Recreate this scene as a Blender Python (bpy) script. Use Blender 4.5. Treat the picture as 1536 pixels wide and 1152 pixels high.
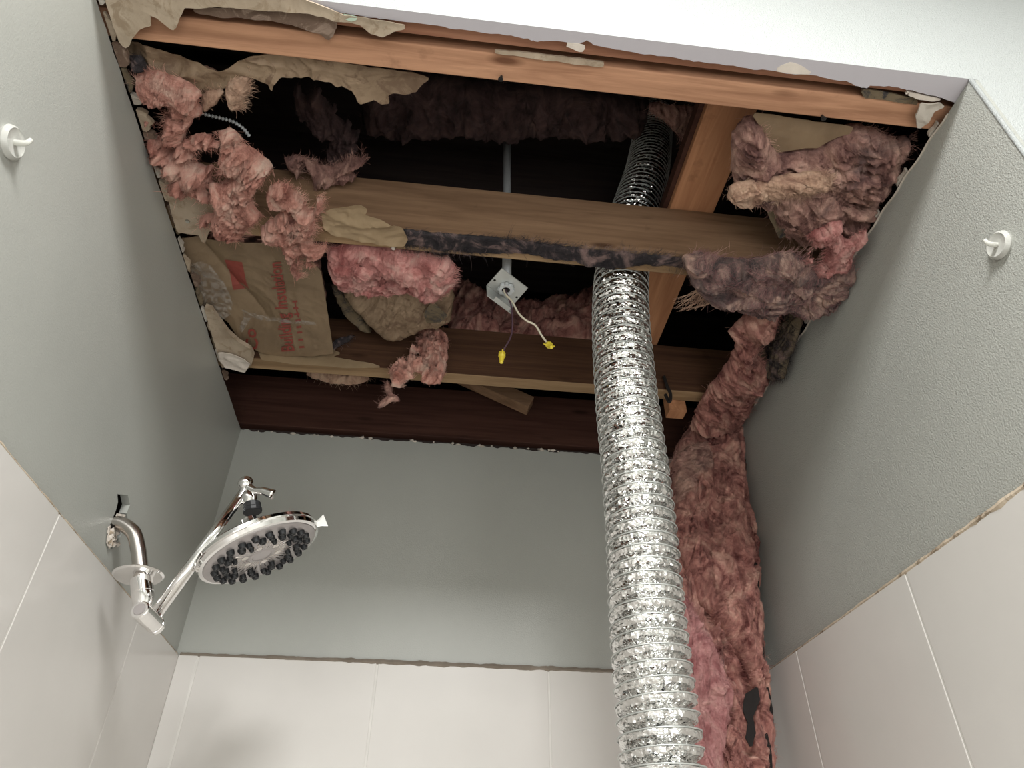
import bpy, math, random
import numpy as np
from mathutils import Vector, Matrix
from mathutils.geometry import tessellate_polygon

random.seed(7)
for o in list(bpy.data.objects): bpy.data.objects.remove(o)
S = bpy.context.scene
COL = S.collection

# ------------------------------------------------------------------ camera (world origin = lens, z up, y into the shower)
FPX = 1063.24
R = np.array([[0.99330254, -0.11535536, 0.00657292],
              [-0.07545171, -0.60451431, 0.79301292],
              [-0.08750487, -0.78819768, -0.60916936]])
cam = bpy.data.cameras.new('camera'); camo = bpy.data.objects.new('camera', cam); COL.objects.link(camo)
cam.sensor_width = 36; cam.sensor_fit = 'HORIZONTAL'; cam.lens = 36*FPX/1536; cam.clip_start = 0.01
camo.matrix_world = Matrix(R.T.tolist()).to_4x4()
S.camera = camo

# ------------------------------------------------------------------ world, lights, exposure
w = bpy.data.worlds.new('world'); S.world = w; w.use_nodes = True
w.node_tree.nodes['Background'].inputs[0].default_value = (0.8, 0.85, 0.9, 1)
w.node_tree.nodes['Background'].inputs[1].default_value = 0.3
S.view_settings.view_transform = 'Standard'; S.view_settings.look = 'None'
S.view_settings.gamma = 1; S.view_settings.use_curve_mapping = False
S.view_settings.exposure = 0.36
S.cycles.caustics_reflective = False

def area(name, loc, target, sx, sy, power, col):
    l = bpy.data.lights.new(name, 'AREA'); l.shape = 'RECTANGLE'; l.size = sx; l.size_y = sy
    l.energy = power; l.color = col
    o = bpy.data.objects.new(name, l); COL.objects.link(o); o.location = loc
    o.rotation_euler = (Vector(target)-Vector(loc)).to_track_quat('-Z', 'Y').to_euler()
    return o
area('ceiling_lamp_light', (0.14, -0.52, 1.44), (0.14, -0.35, -1), 0.45, 0.45, 38, (1, 0.995, 0.985))
area('low_fill_light', (0.5, -1.70, -0.72), (0.1, 0.9, 1.0), 2.0, 1.2, 25, (0.98, 0.99, 1.0))  # added fill aimed up into the hole; no window stands there

# ------------------------------------------------------------------ pixel -> point helpers
def ray(x, y):
    return R.T @ np.array([(x-768)/FPX, -(y-576)/FPX, -1.0])
def onz(x, y, z): r = ray(x, y); return r*z/r[2]
def ony(x, y, Y): r = ray(x, y); return r*Y/r[1]
def onx(x, y, X): r = ray(x, y); return r*X/r[0]
def pt(x, y, ax, v): return {'x': onx, 'y': ony, 'z': onz}[ax](x, y, v)
def plane_of(spec):
    """('z',v) / ('y',v) / ('x',v) or three (px,py,axis,value) -> point, normal facing the lens"""
    if isinstance(spec[0], str):
        ax, v = spec; n = np.zeros(3); n['xyz'.index(ax)] = 1.0; p = n*v
    else:
        a, b, c = [pt(*s) for s in spec]
        n = np.cross(b-a, c-a); n /= np.linalg.norm(n); p = a
    if np.dot(n, p) > 0: n = -n
    return p, n
def onplane(px, py, P):
    p, n = P; r = ray(px, py); return r*np.dot(p, n)/np.dot(r, n)

# ------------------------------------------------------------------ numpy noise
def _h(i, j, k, s):
    v = (i*374761393 + j*668265263 + k*2147483647 + s*1274126177) & 0xffffffff
    v = ((v ^ (v >> 13))*1274126177) & 0xffffffff
    v = ((v ^ (v >> 16))*2246822519) & 0xffffffff
    return ((v ^ (v >> 15)) & 0xffffff)/float(0xffffff)
def vn(p, s=0):
    p = np.asarray(p, float); f = np.floor(p).astype(np.int64); t = p-f; t = t*t*(3-2*t)
    r = 0
    for a in (0, 1):
        for b in (0, 1):
            for c in (0, 1):
                wgt = (t[:, 0] if a else 1-t[:, 0])*(t[:, 1] if b else 1-t[:, 1])*(t[:, 2] if c else 1-t[:, 2])
                r = r+wgt*_h(f[:, 0]+a, f[:, 1]+b, f[:, 2]+c, s)
    return r
def fbm(p, s=0, o=4):
    r = 0; a = 0.5; q = np.asarray(p, float)
    for i in range(o): r = r+a*vn(q, s+i); q = q*2.03+3.1; a *= 0.5
    return r/(1-0.5**o)
def ridge(p, s=0, o=4):
    r = 0; a = 0.5; q = np.asarray(p, float)
    for i in range(o): r = r+a*(1-np.abs(2*vn(q, s+i)-1))**1.5; q = q*2.1+1.7; a *= 0.5
    return r/(1-0.5**o)

# ------------------------------------------------------------------ objects
def link(o, parent=None):
    COL.objects.link(o)
    if parent is not None: o.parent = parent
    return o
def wpos(o):
    p = Vector(o.location)
    while o.parent is not None: o = o.parent; p = p+Vector(o.location)
    return p
def tag(o, label=None, cat=None, group=None, kind=None):
    if label: o['label'] = label
    if cat: o['category'] = cat
    if group: o['group'] = group
    if kind: o['kind'] = kind
    return o
def empty(name, loc, label=None, cat=None, group=None, kind=None):
    o = bpy.data.objects.new(name, None); o.empty_display_size = 0.02; o.location = tuple(float(c) for c in loc)
    link(o); return tag(o, label, cat, group, kind)
def mk(name, V, F, mat, parent=None, smooth=False, kind=None, origin=None, bevel=0, label=None):
    """mesh from WORLD coordinates; origin at parent's or given point"""
    V = np.asarray(V, float)
    org = np.array(wpos(parent)) if parent is not None else (np.array(origin) if origin is not None else V.mean(0))
    me = bpy.data.meshes.new(name)
    me.from_pydata((V-org).tolist(), [], [tuple(int(i) for i in f) for f in F])
    me.update()
    if smooth: me.polygons.foreach_set('use_smooth', [True]*len(me.polygons))
    me.materials.append(mat)
    o = bpy.data.objects.new(name, me)
    link(o, parent)
    if parent is None: o.location = tuple(org)
    if bevel:
        b = o.modifiers.new('bevel', 'BEVEL'); b.width = bevel; b.segments = 2; b.limit_method = 'ANGLE'
    if kind: o['kind'] = kind
    if label: o['label'] = label
    return o
def box_vf(a, b):
    x0, y0, z0 = a; x1, y1, z1 = b
    V = [(x0, y0, z0), (x1, y0, z0), (x1, y1, z0), (x0, y1, z0), (x0, y0, z1), (x1, y0, z1), (x1, y1, z1), (x0, y1, z1)]
    F = [(0, 3, 2, 1), (4, 5, 6, 7), (0, 1, 5, 4), (1, 2, 6, 5), (2, 3, 7, 6), (3, 0, 4, 7)]
    return V, F
def box(name, a, b, mat, parent=None, bevel=0, kind=None, label=None):
    V, F = box_vf(a, b); return mk(name, V, F, mat, parent, bevel=bevel, kind=kind, label=label)
def frame_of(d):
    d = np.asarray(d, float); d = d/np.linalg.norm(d)
    u = np.array([0, 0, 1.0]) if abs(d[2]) < 0.9 else np.array([1.0, 0, 0])
    a = np.cross(u, d); a /= np.linalg.norm(a); b = np.cross(d, a); return a, b, d
def tube_vf(path, rad, n=12, cap=True, base=0):
    P = np.asarray(path, float); rad = np.broadcast_to(np.asarray(rad, float), (len(P),))
    T = np.gradient(P, axis=0); a, b, d = frame_of(T[0]); V = []; F = []
    for i in range(len(P)):
        t = T[i]/np.linalg.norm(T[i]); a = a-t*np.dot(a, t); a /= np.linalg.norm(a); b = np.cross(t, a)
        for k in range(n):
            an = 2*math.pi*k/n; V.append(P[i]+rad[i]*(math.cos(an)*a+math.sin(an)*b))
    for i in range(len(P)-1):
        for k in range(n):
            k2 = (k+1) % n
            F.append((base+i*n+k, base+i*n+k2, base+(i+1)*n+k2, base+(i+1)*n+k))
    if cap:
        F.append(tuple(base+k for k in range(n))[::-1]); F.append(tuple(base+(len(P)-1)*n+k for k in range(n)))
    return V, F
def smooth_path(P, n=8):
    P = np.asarray(P, float); out = []
    for i in range(len(P)-1):
        p0 = P[max(i-1, 0)]; p1 = P[i]; p2 = P[i+1]; p3 = P[min(i+2, len(P)-1)]
        for k in range(n):
            t = k/n
            out.append(0.5*((2*p1)+(-p0+p2)*t+(2*p0-5*p1+4*p2-p3)*t*t+(-p0+3*p1-3*p2+p3)*t**3))
    out.append(P[-1]); return np.array(out)
def tube(name, path, rad, mat, parent=None, n=14, smooth=True, **k):
    V, F = tube_vf(path, rad, n); return mk(name, V, F, mat, parent, smooth=smooth, **k)
def lathe(name, base, axis, prof, mat, parent=None, n=32, smooth=True, label=None):
    """prof: list of (height along axis, radius)"""
    a, b, d = frame_of(axis); base = np.asarray(base, float); V = []; F = []
    for h, r in prof:
        for k in range(n):
            an = 2*math.pi*k/n; V.append(base+d*h+max(r, 1e-5)*(math.cos(an)*a+math.sin(an)*b))
    for i in range(len(prof)-1):
        for k in range(n):
            k2 = (k+1) % n; F.append((i*n+k, i*n+k2, (i+1)*n+k2, (i+1)*n+k))
    F.append(tuple(range(n))[::-1]); F.append(tuple((len(prof)-1)*n+k for k in range(n)))
    o = mk(name, V, F, mat, parent, smooth=smooth, label=label)
    if smooth:
        e = o.modifiers.new('edges', 'EDGE_SPLIT'); e.split_angle = math.radians(35)
    return o

# ------------------------------------------------------------------ materials
def mat(name, build):
    m = bpy.data.materials.new(name); m.use_nodes = True; nt = m.node_tree
    b = nt.nodes['Principled BSDF']; build(nt, b); return m
def N(nt, t, **k):
    n = nt.nodes.new(t)
    for a, v in k.items():
        if a in n.inputs: n.inputs[a].default_value = v
        else: setattr(n, a, v)
    return n
def c4(c): return (c[0], c[1], c[2], 1)
def coords(nt, scale=(1, 1, 1), rot=(0, 0, 0)):
    t = nt.nodes.new('ShaderNodeTexCoord'); m = nt.nodes.new('ShaderNodeMapping')
    m.inputs['Scale'].default_value = scale; m.inputs['Rotation'].default_value = rot
    nt.links.new(t.outputs['Object'], m.inputs['Vector']); return m.outputs[0]
def noise(nt, vec, scale, detail=4, rough=0.55, dist=0):
    n = nt.nodes.new('ShaderNodeTexNoise'); n.inputs['Scale'].default_value = scale; n.inputs['Detail'].default_value = detail
    n.inputs['Roughness'].default_value = rough; n.inputs['Distortion'].default_value = dist
    nt.links.new(vec, n.inputs['Vector']); return n.outputs['Fac']
def ramp(nt, fac, stops):
    r = nt.nodes.new('ShaderNodeValToRGB'); e = r.color_ramp.elements
    e[0].position = stops[0][0]; e[0].color = c4(stops[0][1]); e[1].position = stops[-1][0]; e[1].color = c4(stops[-1][1])
    for p, c in stops[1:-1]: x = e.new(p); x.color = c4(c)
    nt.links.new(fac, r.inputs[0]); return r.outputs[0]
def mixc(nt, f, a, b, mode='MIX'):
    m = nt.nodes.new('ShaderNodeMix'); m.data_type = 'RGBA'; m.blend_type = mode
    for s, i in ((f, 0), (a, 6), (b, 7)):
        if isinstance(s, (int, float)): m.inputs[i].default_value = s
        elif isinstance(s, tuple): m.inputs[i].default_value = c4(s)
        else: nt.links.new(s, m.inputs[i])
    return m.outputs[2]
def bump(nt, b, h, strength, dist=0.002):
    n = nt.nodes.new('ShaderNodeBump'); n.inputs['Strength'].default_value = strength; n.inputs['Distance'].default_value = dist
    nt.links.new(h, n.inputs['Height'])
    nt.links.new(n.outputs[0], b.inputs['Normal']); return n
def plain(name, col, rough=0.5, metal=0.0, bumps=None):
    def f(nt, b):
        b.inputs['Roughness'].default_value = rough; b.inputs['Metallic'].default_value = metal
        v = coords(nt)
        n = noise(nt, v, 25, 3)
        nt.links.new(ramp(nt, n, [(0.3, tuple(c*0.92 for c in col)), (0.7, tuple(min(1, c*1.06) for c in col))]), b.inputs['Base Color'])
        if bumps: bump(nt, b, noise(nt, v, bumps[0], 4), bumps[1], bumps[2])
    return mat(name, f)
def paint(name, col, tex, rough=0.42, tdist=0.0015, smear=0.04):
    def f(nt, b):
        v = coords(nt)
        n = noise(nt, v, 3.5, 4, 0.6)
        nt.links.new(ramp(nt, n, [(0.3, tuple(c*(1-smear) for c in col)), (0.7, tuple(min(1, c*(1+smear)) for c in col))]), b.inputs['Base Color'])
        b.inputs['Roughness'].default_value = rough
        h = noise(nt, v, 330, 3, 0.65, 0.3)
        bump(nt, b, h, tex, tdist)
    return mat(name, f)
def wood(name, dark, light, grain=(4, 60, 60), knots=True, rough=0.75):
    def f(nt, b):
        v = coords(nt, grain)
        g = noise(nt, v, 1.0, 6, 0.62, 0.8)
        v2 = coords(nt, tuple(s*0.35 for s in grain)); g2 = noise(nt, v2, 1.0, 3, 0.5, 1.2)
        c = ramp(nt, g, [(0.28, dark), (0.5, tuple((a+b_)/2 for a, b_ in zip(dark, light))), (0.72, light)])
        c2 = ramp(nt, g2, [(0.3, (0.62, 0.58, 0.55)), (0.65, (1, 1, 1))])
        c = mixc(nt, 0.8, c, c2, 'MULTIPLY')
        v3 = coords(nt); sp = noise(nt, v3, 9, 5, 0.6)
        c3 = ramp(nt, sp, [(0.26, (0.35, 0.3, 0.28)), (0.38, (1, 1, 1))])
        c = mixc(nt, 0.7, c, c3, 'MULTIPLY')
        if knots:
            vk = nt.nodes.new('ShaderNodeTexVoronoi'); vk.inputs['Scale'].default_value = 1.0
            nt.links.new(coords(nt, (4.0, 14, 14)), vk.inputs['Vector'])
            ck = ramp(nt, vk.outputs['Distance'], [(0.05, (0.25, 0.17, 0.13)), (0.13, (1, 1, 1))])
            c = mixc(nt, 0.85, c, ck, 'MULTIPLY')
        nt.links.new(c, b.inputs['Base Color']); b.inputs['Roughness'].default_value = rough
        b.inputs['Specular IOR Level'].default_value = 0.25
        bump(nt, b, g, 0.35, 0.001)
    return mat(name, f)
def fibre(name, deep, mid, pale, dirt=None, dirt_lo=0.5):
    def f(nt, b):
        v = coords(nt)
        n = noise(nt, v, 16, 6, 0.65, 1.5)
        c = ramp(nt, n, [(0.36, deep), (0.5, mid), (0.66, pale)])
        v2 = coords(nt, (1, 2.6, 1.8), (0.4, 0.3, 0.9)); s = noise(nt, v2, 150, 4, 0.7, 2.5)
        c = mixc(nt, 0.55, c, ramp(nt, s, [(0.3, (0.8, 0.74, 0.72)), (0.6, (1.12, 1.1, 1.06))]), 'MULTIPLY')
        if dirt:
            dn = noise(nt, v, 7, 5, 0.6, 0.8)
            r = nt.nodes.new('ShaderNodeMapRange'); r.inputs['From Min'].default_value = dirt_lo; r.inputs['From Max'].default_value = dirt_lo+0.14
            nt.links.new(dn, r.inputs['Value']); c = mixc(nt, r.outputs[0], c, dirt)
        nt.links.new(c, b.inputs['Base Color']); b.inputs['Roughness'].default_value = 0.95
        b.inputs['Specular IOR Level'].default_value = 0.1
        b.inputs['Sheen Weight'].default_value = 0.08; b.inputs['Sheen Roughness'].default_value = 0.6
        h = noise(nt, v2, 120, 7, 0.8, 2.5)
        bump(nt, b, h, 0.9, 0.0035)
    return mat(name, f)
def paper(name, a, c_, stain=None, rough=0.7, bmp=0.5):
    def f(nt, b):
        v = coords(nt); n = noise(nt, v, 12, 6, 0.6, 0.5)
        c = ramp(nt, n, [(0.3, a), (0.7, c_)])
        if stain:
            s = noise(nt, v, 30, 5, 0.7, 1.0); c = mixc(nt, ramp(nt, s, [(0.52, (0, 0, 0)), (0.62, (1, 1, 1))]), c, stain)
        nt.links.new(c, b.inputs['Base Color']); b.inputs['Roughness'].default_value = rough
        b.inputs['Specular IOR Level'].default_value = 0.3
        bump(nt, b, noise(nt, v, 60, 5, 0.6, 0.5), bmp, 0.002)
    return mat(name, f)

M = {}
SAGE = (0.42, 0.427, 0.393)
M['sage'] = paint('sage_paint', SAGE, 0.25, 0.38)
M['sage_tex'] = paint('sage_paint_textured', SAGE, 0.8, 0.38, 0.0025)
M['white'] = paint('white_wall_paint', (0.47, 0.492, 0.483), 1.0, 0.5, 0.003, 0.02)
M['lav'] = paint('bounce_tinted_white', (0.50, 0.475, 0.505), 0.12, 0.55, 0.001, 0.03)  # white paint, with pinkish bounce light and underside shade tinted into the colour
M['room'] = paint('room_paint', (0.8, 0.8, 0.77), 0.3, 0.6)
M['gyp'] = paper('gypsum_core', (0.42, 0.37, 0.31), (0.62, 0.57, 0.5), None, 0.9, 0.8)
M['gyptan'] = paper('torn_board_paper', (0.36, 0.28, 0.20), (0.50, 0.41, 0.31), (0.34, 0.26, 0.18), 0.85, 0.6)
M['brownpaper'] = paper('rough_brown_paper', (0.10, 0.065, 0.045), (0.2, 0.135, 0.1), (0.3, 0.22, 0.17), 0.9, 0.9)
M['tile'] = paint('ceramic_tile', (0.68, 0.655, 0.62), 0.06, 0.22, 0.001, 0.03)
M['grout'] = plain('grout', (0.72, 0.70, 0.66), 0.8, 0, (300, 0.4, 0.001))
M['thinset'] = paper('thinset', (0.42, 0.33, 0.24), (0.68, 0.58, 0.45), (0.2, 0.15, 0.1), 0.9, 1.0)
M['caulk'] = paper('brown_caulk', (0.17, 0.14, 0.11), (0.27, 0.23, 0.185), None, 0.8, 0.6)
M['floor'] = paint('floor_tile', (0.5, 0.47, 0.43), 0.1, 0.4)
M['j1'] = wood('orange_pine', (0.38, 0.19, 0.11), (0.68, 0.38, 0.23))
M['j0'] = wood('plate_pine', (0.28, 0.12, 0.07), (0.42, 0.21, 0.13), knots=False)
M['j2'] = wood('tan_pine', (0.22, 0.13, 0.075), (0.36, 0.225, 0.135))
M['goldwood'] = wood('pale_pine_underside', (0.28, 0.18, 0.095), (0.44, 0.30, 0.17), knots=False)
M['j3'] = wood('red_brown_pine', (0.07, 0.032, 0.018), (0.15, 0.075, 0.04), (3, 90, 90))
M['rim'] = wood('dark_red_pine', (0.045, 0.016, 0.011), (0.095, 0.042, 0.028), (3, 70, 70))
M['cross'] = wood('crossing_pine', (0.44, 0.20, 0.10), (0.62, 0.32, 0.17), (60, 4, 60))
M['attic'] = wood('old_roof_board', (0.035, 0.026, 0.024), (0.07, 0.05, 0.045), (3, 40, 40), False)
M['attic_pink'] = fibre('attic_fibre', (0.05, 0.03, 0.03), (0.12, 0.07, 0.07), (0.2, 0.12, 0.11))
M['pink'] = fibre('pink_fibre', (0.44, 0.17, 0.13), (0.84, 0.44, 0.355), (0.96, 0.68, 0.56))
M['hotpink'] = fibre('bright_pink_fibre', (0.46, 0.15, 0.14), (0.80, 0.38, 0.35), (0.92, 0.60, 0.53))
M['dusty'] = fibre('dusty_pink_fibre', (0.24, 0.12, 0.125), (0.48, 0.27, 0.26), (0.68, 0.44, 0.37), (0.16, 0.12, 0.12), 0.52)
M['mauve'] = fibre('mauve_fibre', (0.19, 0.085, 0.075), (0.50, 0.28, 0.235), (0.82, 0.53, 0.43), (0.14, 0.09, 0.09), 0.56)
M['tanfib'] = fibre('tan_pink_fibre', (0.40, 0.22, 0.16), (0.72, 0.47, 0.34), (0.90, 0.66, 0.49))
M['grey'] = fibre('sooty_fibre', (0.02, 0.018, 0.022), (0.06, 0.05, 0.055), (0.42, 0.29, 0.27))
M['drape'] = fibre('draped_pink_fibre', (0.18, 0.05, 0.045), (0.54, 0.25, 0.21), (0.80, 0.49, 0.39), (0.09, 0.04, 0.04), 0.6)  # deep tone darkened to paint the shade between the torn layers
M['olive'] = paper('dirty_kraft', (0.10, 0.075, 0.045), (0.2, 0.155, 0.1), (0.05, 0.045, 0.045), 0.9, 0.9)
M['kraft'] = paper('kraft_paper', (0.20, 0.138, 0.085), (0.28, 0.2, 0.122), None, 0.5, 0.35)
M['kraft2'] = paper('worn_kraft', (0.16, 0.105, 0.065), (0.34, 0.245, 0.16), (0.17, 0.11, 0.07), 0.6, 0.9)
M['goldkraft'] = paper('yellow_kraft', (0.27, 0.19, 0.11), (0.38, 0.28, 0.17), None, 0.6, 0.5)
M['red'] = plain('red_print', (0.27, 0.055, 0.04), 0.6)
M['dark'] = plain('black_asphalt_paper', (0.012, 0.009, 0.008), 0.97)
M['black'] = plain('black_rubber', (0.014, 0.015, 0.017), 0.5)
M['chrome'] = plain('chrome', (0.86, 0.85, 0.84), 0.06, 1.0)
M['oldchrome'] = plain('brushed_old_chrome', (0.62, 0.58, 0.54), 0.24, 1.0)
M['satin'] = plain('satin_face', (0.42, 0.39, 0.385), 0.3, 0.5)
M['zinc'] = plain('galvanised_steel', (0.62, 0.64, 0.62), 0.42, 0.7, (60, 0.3, 0.001))
M['conduit'] = plain('conduit_steel', (0.62, 0.65, 0.66), 0.45, 0.25)
M['screw'] = plain('screw_steel', (0.6, 0.58, 0.52), 0.35, 0.9)
M['green'] = plain('green_screw', (0.03, 0.2, 0.08), 0.4)
M['yellow'] = plain('yellow_plastic', (0.85, 0.68, 0.06), 0.4)
M['wirew'] = plain('white_wire', (0.72, 0.66, 0.52), 0.5)
M['wirep'] = plain('dark_wire', (0.10, 0.055, 0.075), 0.45)
M['crumb'] = paper('pale_crumb', (0.55, 0.48, 0.42), (0.75, 0.68, 0.6), None, 0.9, 0.8)
def _foil(nt, b):
    b.inputs['Metallic'].default_value = 1; b.inputs['Roughness'].default_value = 0.09
    v = coords(nt); n = noise(nt, v, 8, 3)
    nt.links.new(ramp(nt, n, [(0.3, (0.74, 0.74, 0.73)), (0.7, (0.86, 0.86, 0.85))]), b.inputs['Base Color'])
    vo = nt.nodes.new('ShaderNodeTexVoronoi'); vo.inputs['Scale'].default_value = 170
    nt.links.new(v, vo.inputs['Vector'])
    bump(nt, b, vo.outputs['Distance'], 0.6, 0.0016)
M['foil'] = mat('crumpled_foil', _foil)
def _film(nt, b):
    v = coords(nt, (1, 1, 1)); n = noise(nt, v, 40, 5, 0.6, 2)
    b.inputs['Base Color'].default_value = (0.5, 0.46, 0.42, 1); b.inputs['Roughness'].default_value = 0.22
    nt.links.new(ramp(nt, n, [(0.42, (0.03,)*3), (0.7, (0.38,)*3)]), b.inputs['Alpha'])
    bump(nt, b, n, 0.8, 0.004)
M['film'] = mat('plastic_film', _film)
def _clear(nt, b):
    b.inputs['Base Color'].default_value = (0.86, 0.86, 0.8, 1); b.inputs['Roughness'].default_value = 0.12
    b.inputs['Transmission Weight'].default_value = 0.4; b.inputs['IOR'].default_value = 1.3
M['clear'] = mat('clear_plastic', _clear)

# ------------------------------------------------------------------ torn sheets and fibre masses
def rough_poly(P2, step, rag, seed):
    out = []; step = 0.0035
    n = len(P2)
    for i in range(n):
        a = P2[i]; b = P2[(i+1) % n]; L = np.linalg.norm(b-a); k = max(1, int(L/step))
        for j in range(k): out.append(a+(b-a)*j/k)
    out = np.array(out)
    q = np.c_[out*110, np.zeros(len(out))]
    off = np.c_[fbm(q, seed, 4)-0.5, fbm(q+17.3, seed+5, 4)-0.5]*2*rag
    return out+off
def poly_dist(G, P):
    A = P; B = np.roll(P, -1, 0); D = B-A; L2 = (D**2).sum(1)+1e-12
    dist = np.empty(len(G)); near = np.empty((len(G), 2)); ins = np.zeros(len(G), bool)
    for s in range(0, len(G), 4000):
        g = G[s:s+4000]
        t = ((g[:, None]-A)*D).sum(2)/L2; t = np.clip(t, 0, 1)
        C = A+t[..., None]*D; dd = ((g[:, None]-C)**2).sum(2); j = dd.argmin(1); ii = np.arange(len(g))
        dist[s:s+4000] = np.sqrt(dd[ii, j]); near[s:s+4000] = C[ii, j]
        cond = (A[:, 1] > g[:, None, 1]) != (B[:, 1] > g[:, None, 1])
        xi = A[:, 0]+(g[:, None, 1]-A[:, 1])*D[:, 0]/(D[:, 1]+1e-15)
        ins[s:s+4000] = ((cond & (g[:, None, 0] < xi)).sum(1) % 2) == 1
    return np.where(ins, dist, -dist), near
def press(V):
    """soft stuff pressed against the alcove walls does not go through them"""
    lo = V[:, 2] < 1.002; V[lo, 0] = np.clip(V[lo, 0], -0.5155, 0.7285); V[lo, 1] = np.minimum(V[lo, 1], 1.564); return V
class Patch:
    """an outline on a plane, gridded; heights measured towards the lens side"""
    def __init__(s, poly, spec, step=0.0025, rag=0.003, seed=1, holes=0):
        s.P = plane_of(spec); s.n = s.P[1]; s.o = s.P[0]
        pts = np.array([onplane(x, y, s.P) for x, y in poly]); s.c = pts.mean(0)
        s.eu, s.ev, _ = frame_of(s.n)
        P2 = np.c_[(pts-s.c)@s.eu, (pts-s.c)@s.ev]
        s.poly = rough_poly(P2, 0.005, rag, seed) if rag else P2
        lo = s.poly.min(0)-step; hi = s.poly.max(0)+step
        nu = int((hi[0]-lo[0])/step)+2; nv = int((hi[1]-lo[1])/step)+2
        U, V = np.meshgrid(lo[0]+np.arange(nu)*step, lo[1]+np.arange(nv)*step, indexing='ij')
        G = np.c_[U.ravel(), V.ravel()]; d, near = poly_dist(G, s.poly)
        if holes:
            hn = fbm(np.c_[G*holes[1], np.zeros(len(G))], seed+50, 4); d = np.minimum(d, (holes[0]-hn)*0.10)
        ins = (d > 0).reshape(nu, nv)
        q = ins[:-1, :-1] & ins[1:, :-1] & ins[1:, 1:] & ins[:-1, 1:]
        idx = np.arange(nu*nv).reshape(nu, nv)
        quads = np.c_[idx[:-1, :-1][q], idx[1:, :-1][q], idx[1:, 1:][q], idx[:-1, 1:][q]]
        used = np.unique(quads); cnt = np.bincount(quads.ravel(), minlength=nu*nv)[used]
        mp = -np.ones(nu*nv, int); mp[used] = np.arange(len(used))
        s.lo, s.nu, s.nv, s.mp = lo, nu, nv, mp
        s.F = mp[quads]; s.edge = cnt < 4; s.uv = G[used].copy(); s.d = d[used].copy()
        nr = near[used]; sn = s.edge & (np.linalg.norm(nr-s.uv, axis=1) < 1.6*step); s.uv[sn] = nr[sn]; s.d[s.edge] = 0
    def world(s, uv, h): return s.c+uv[:, :1]*s.eu+uv[:, 1:]*s.ev+h[:, None]*s.n
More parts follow.
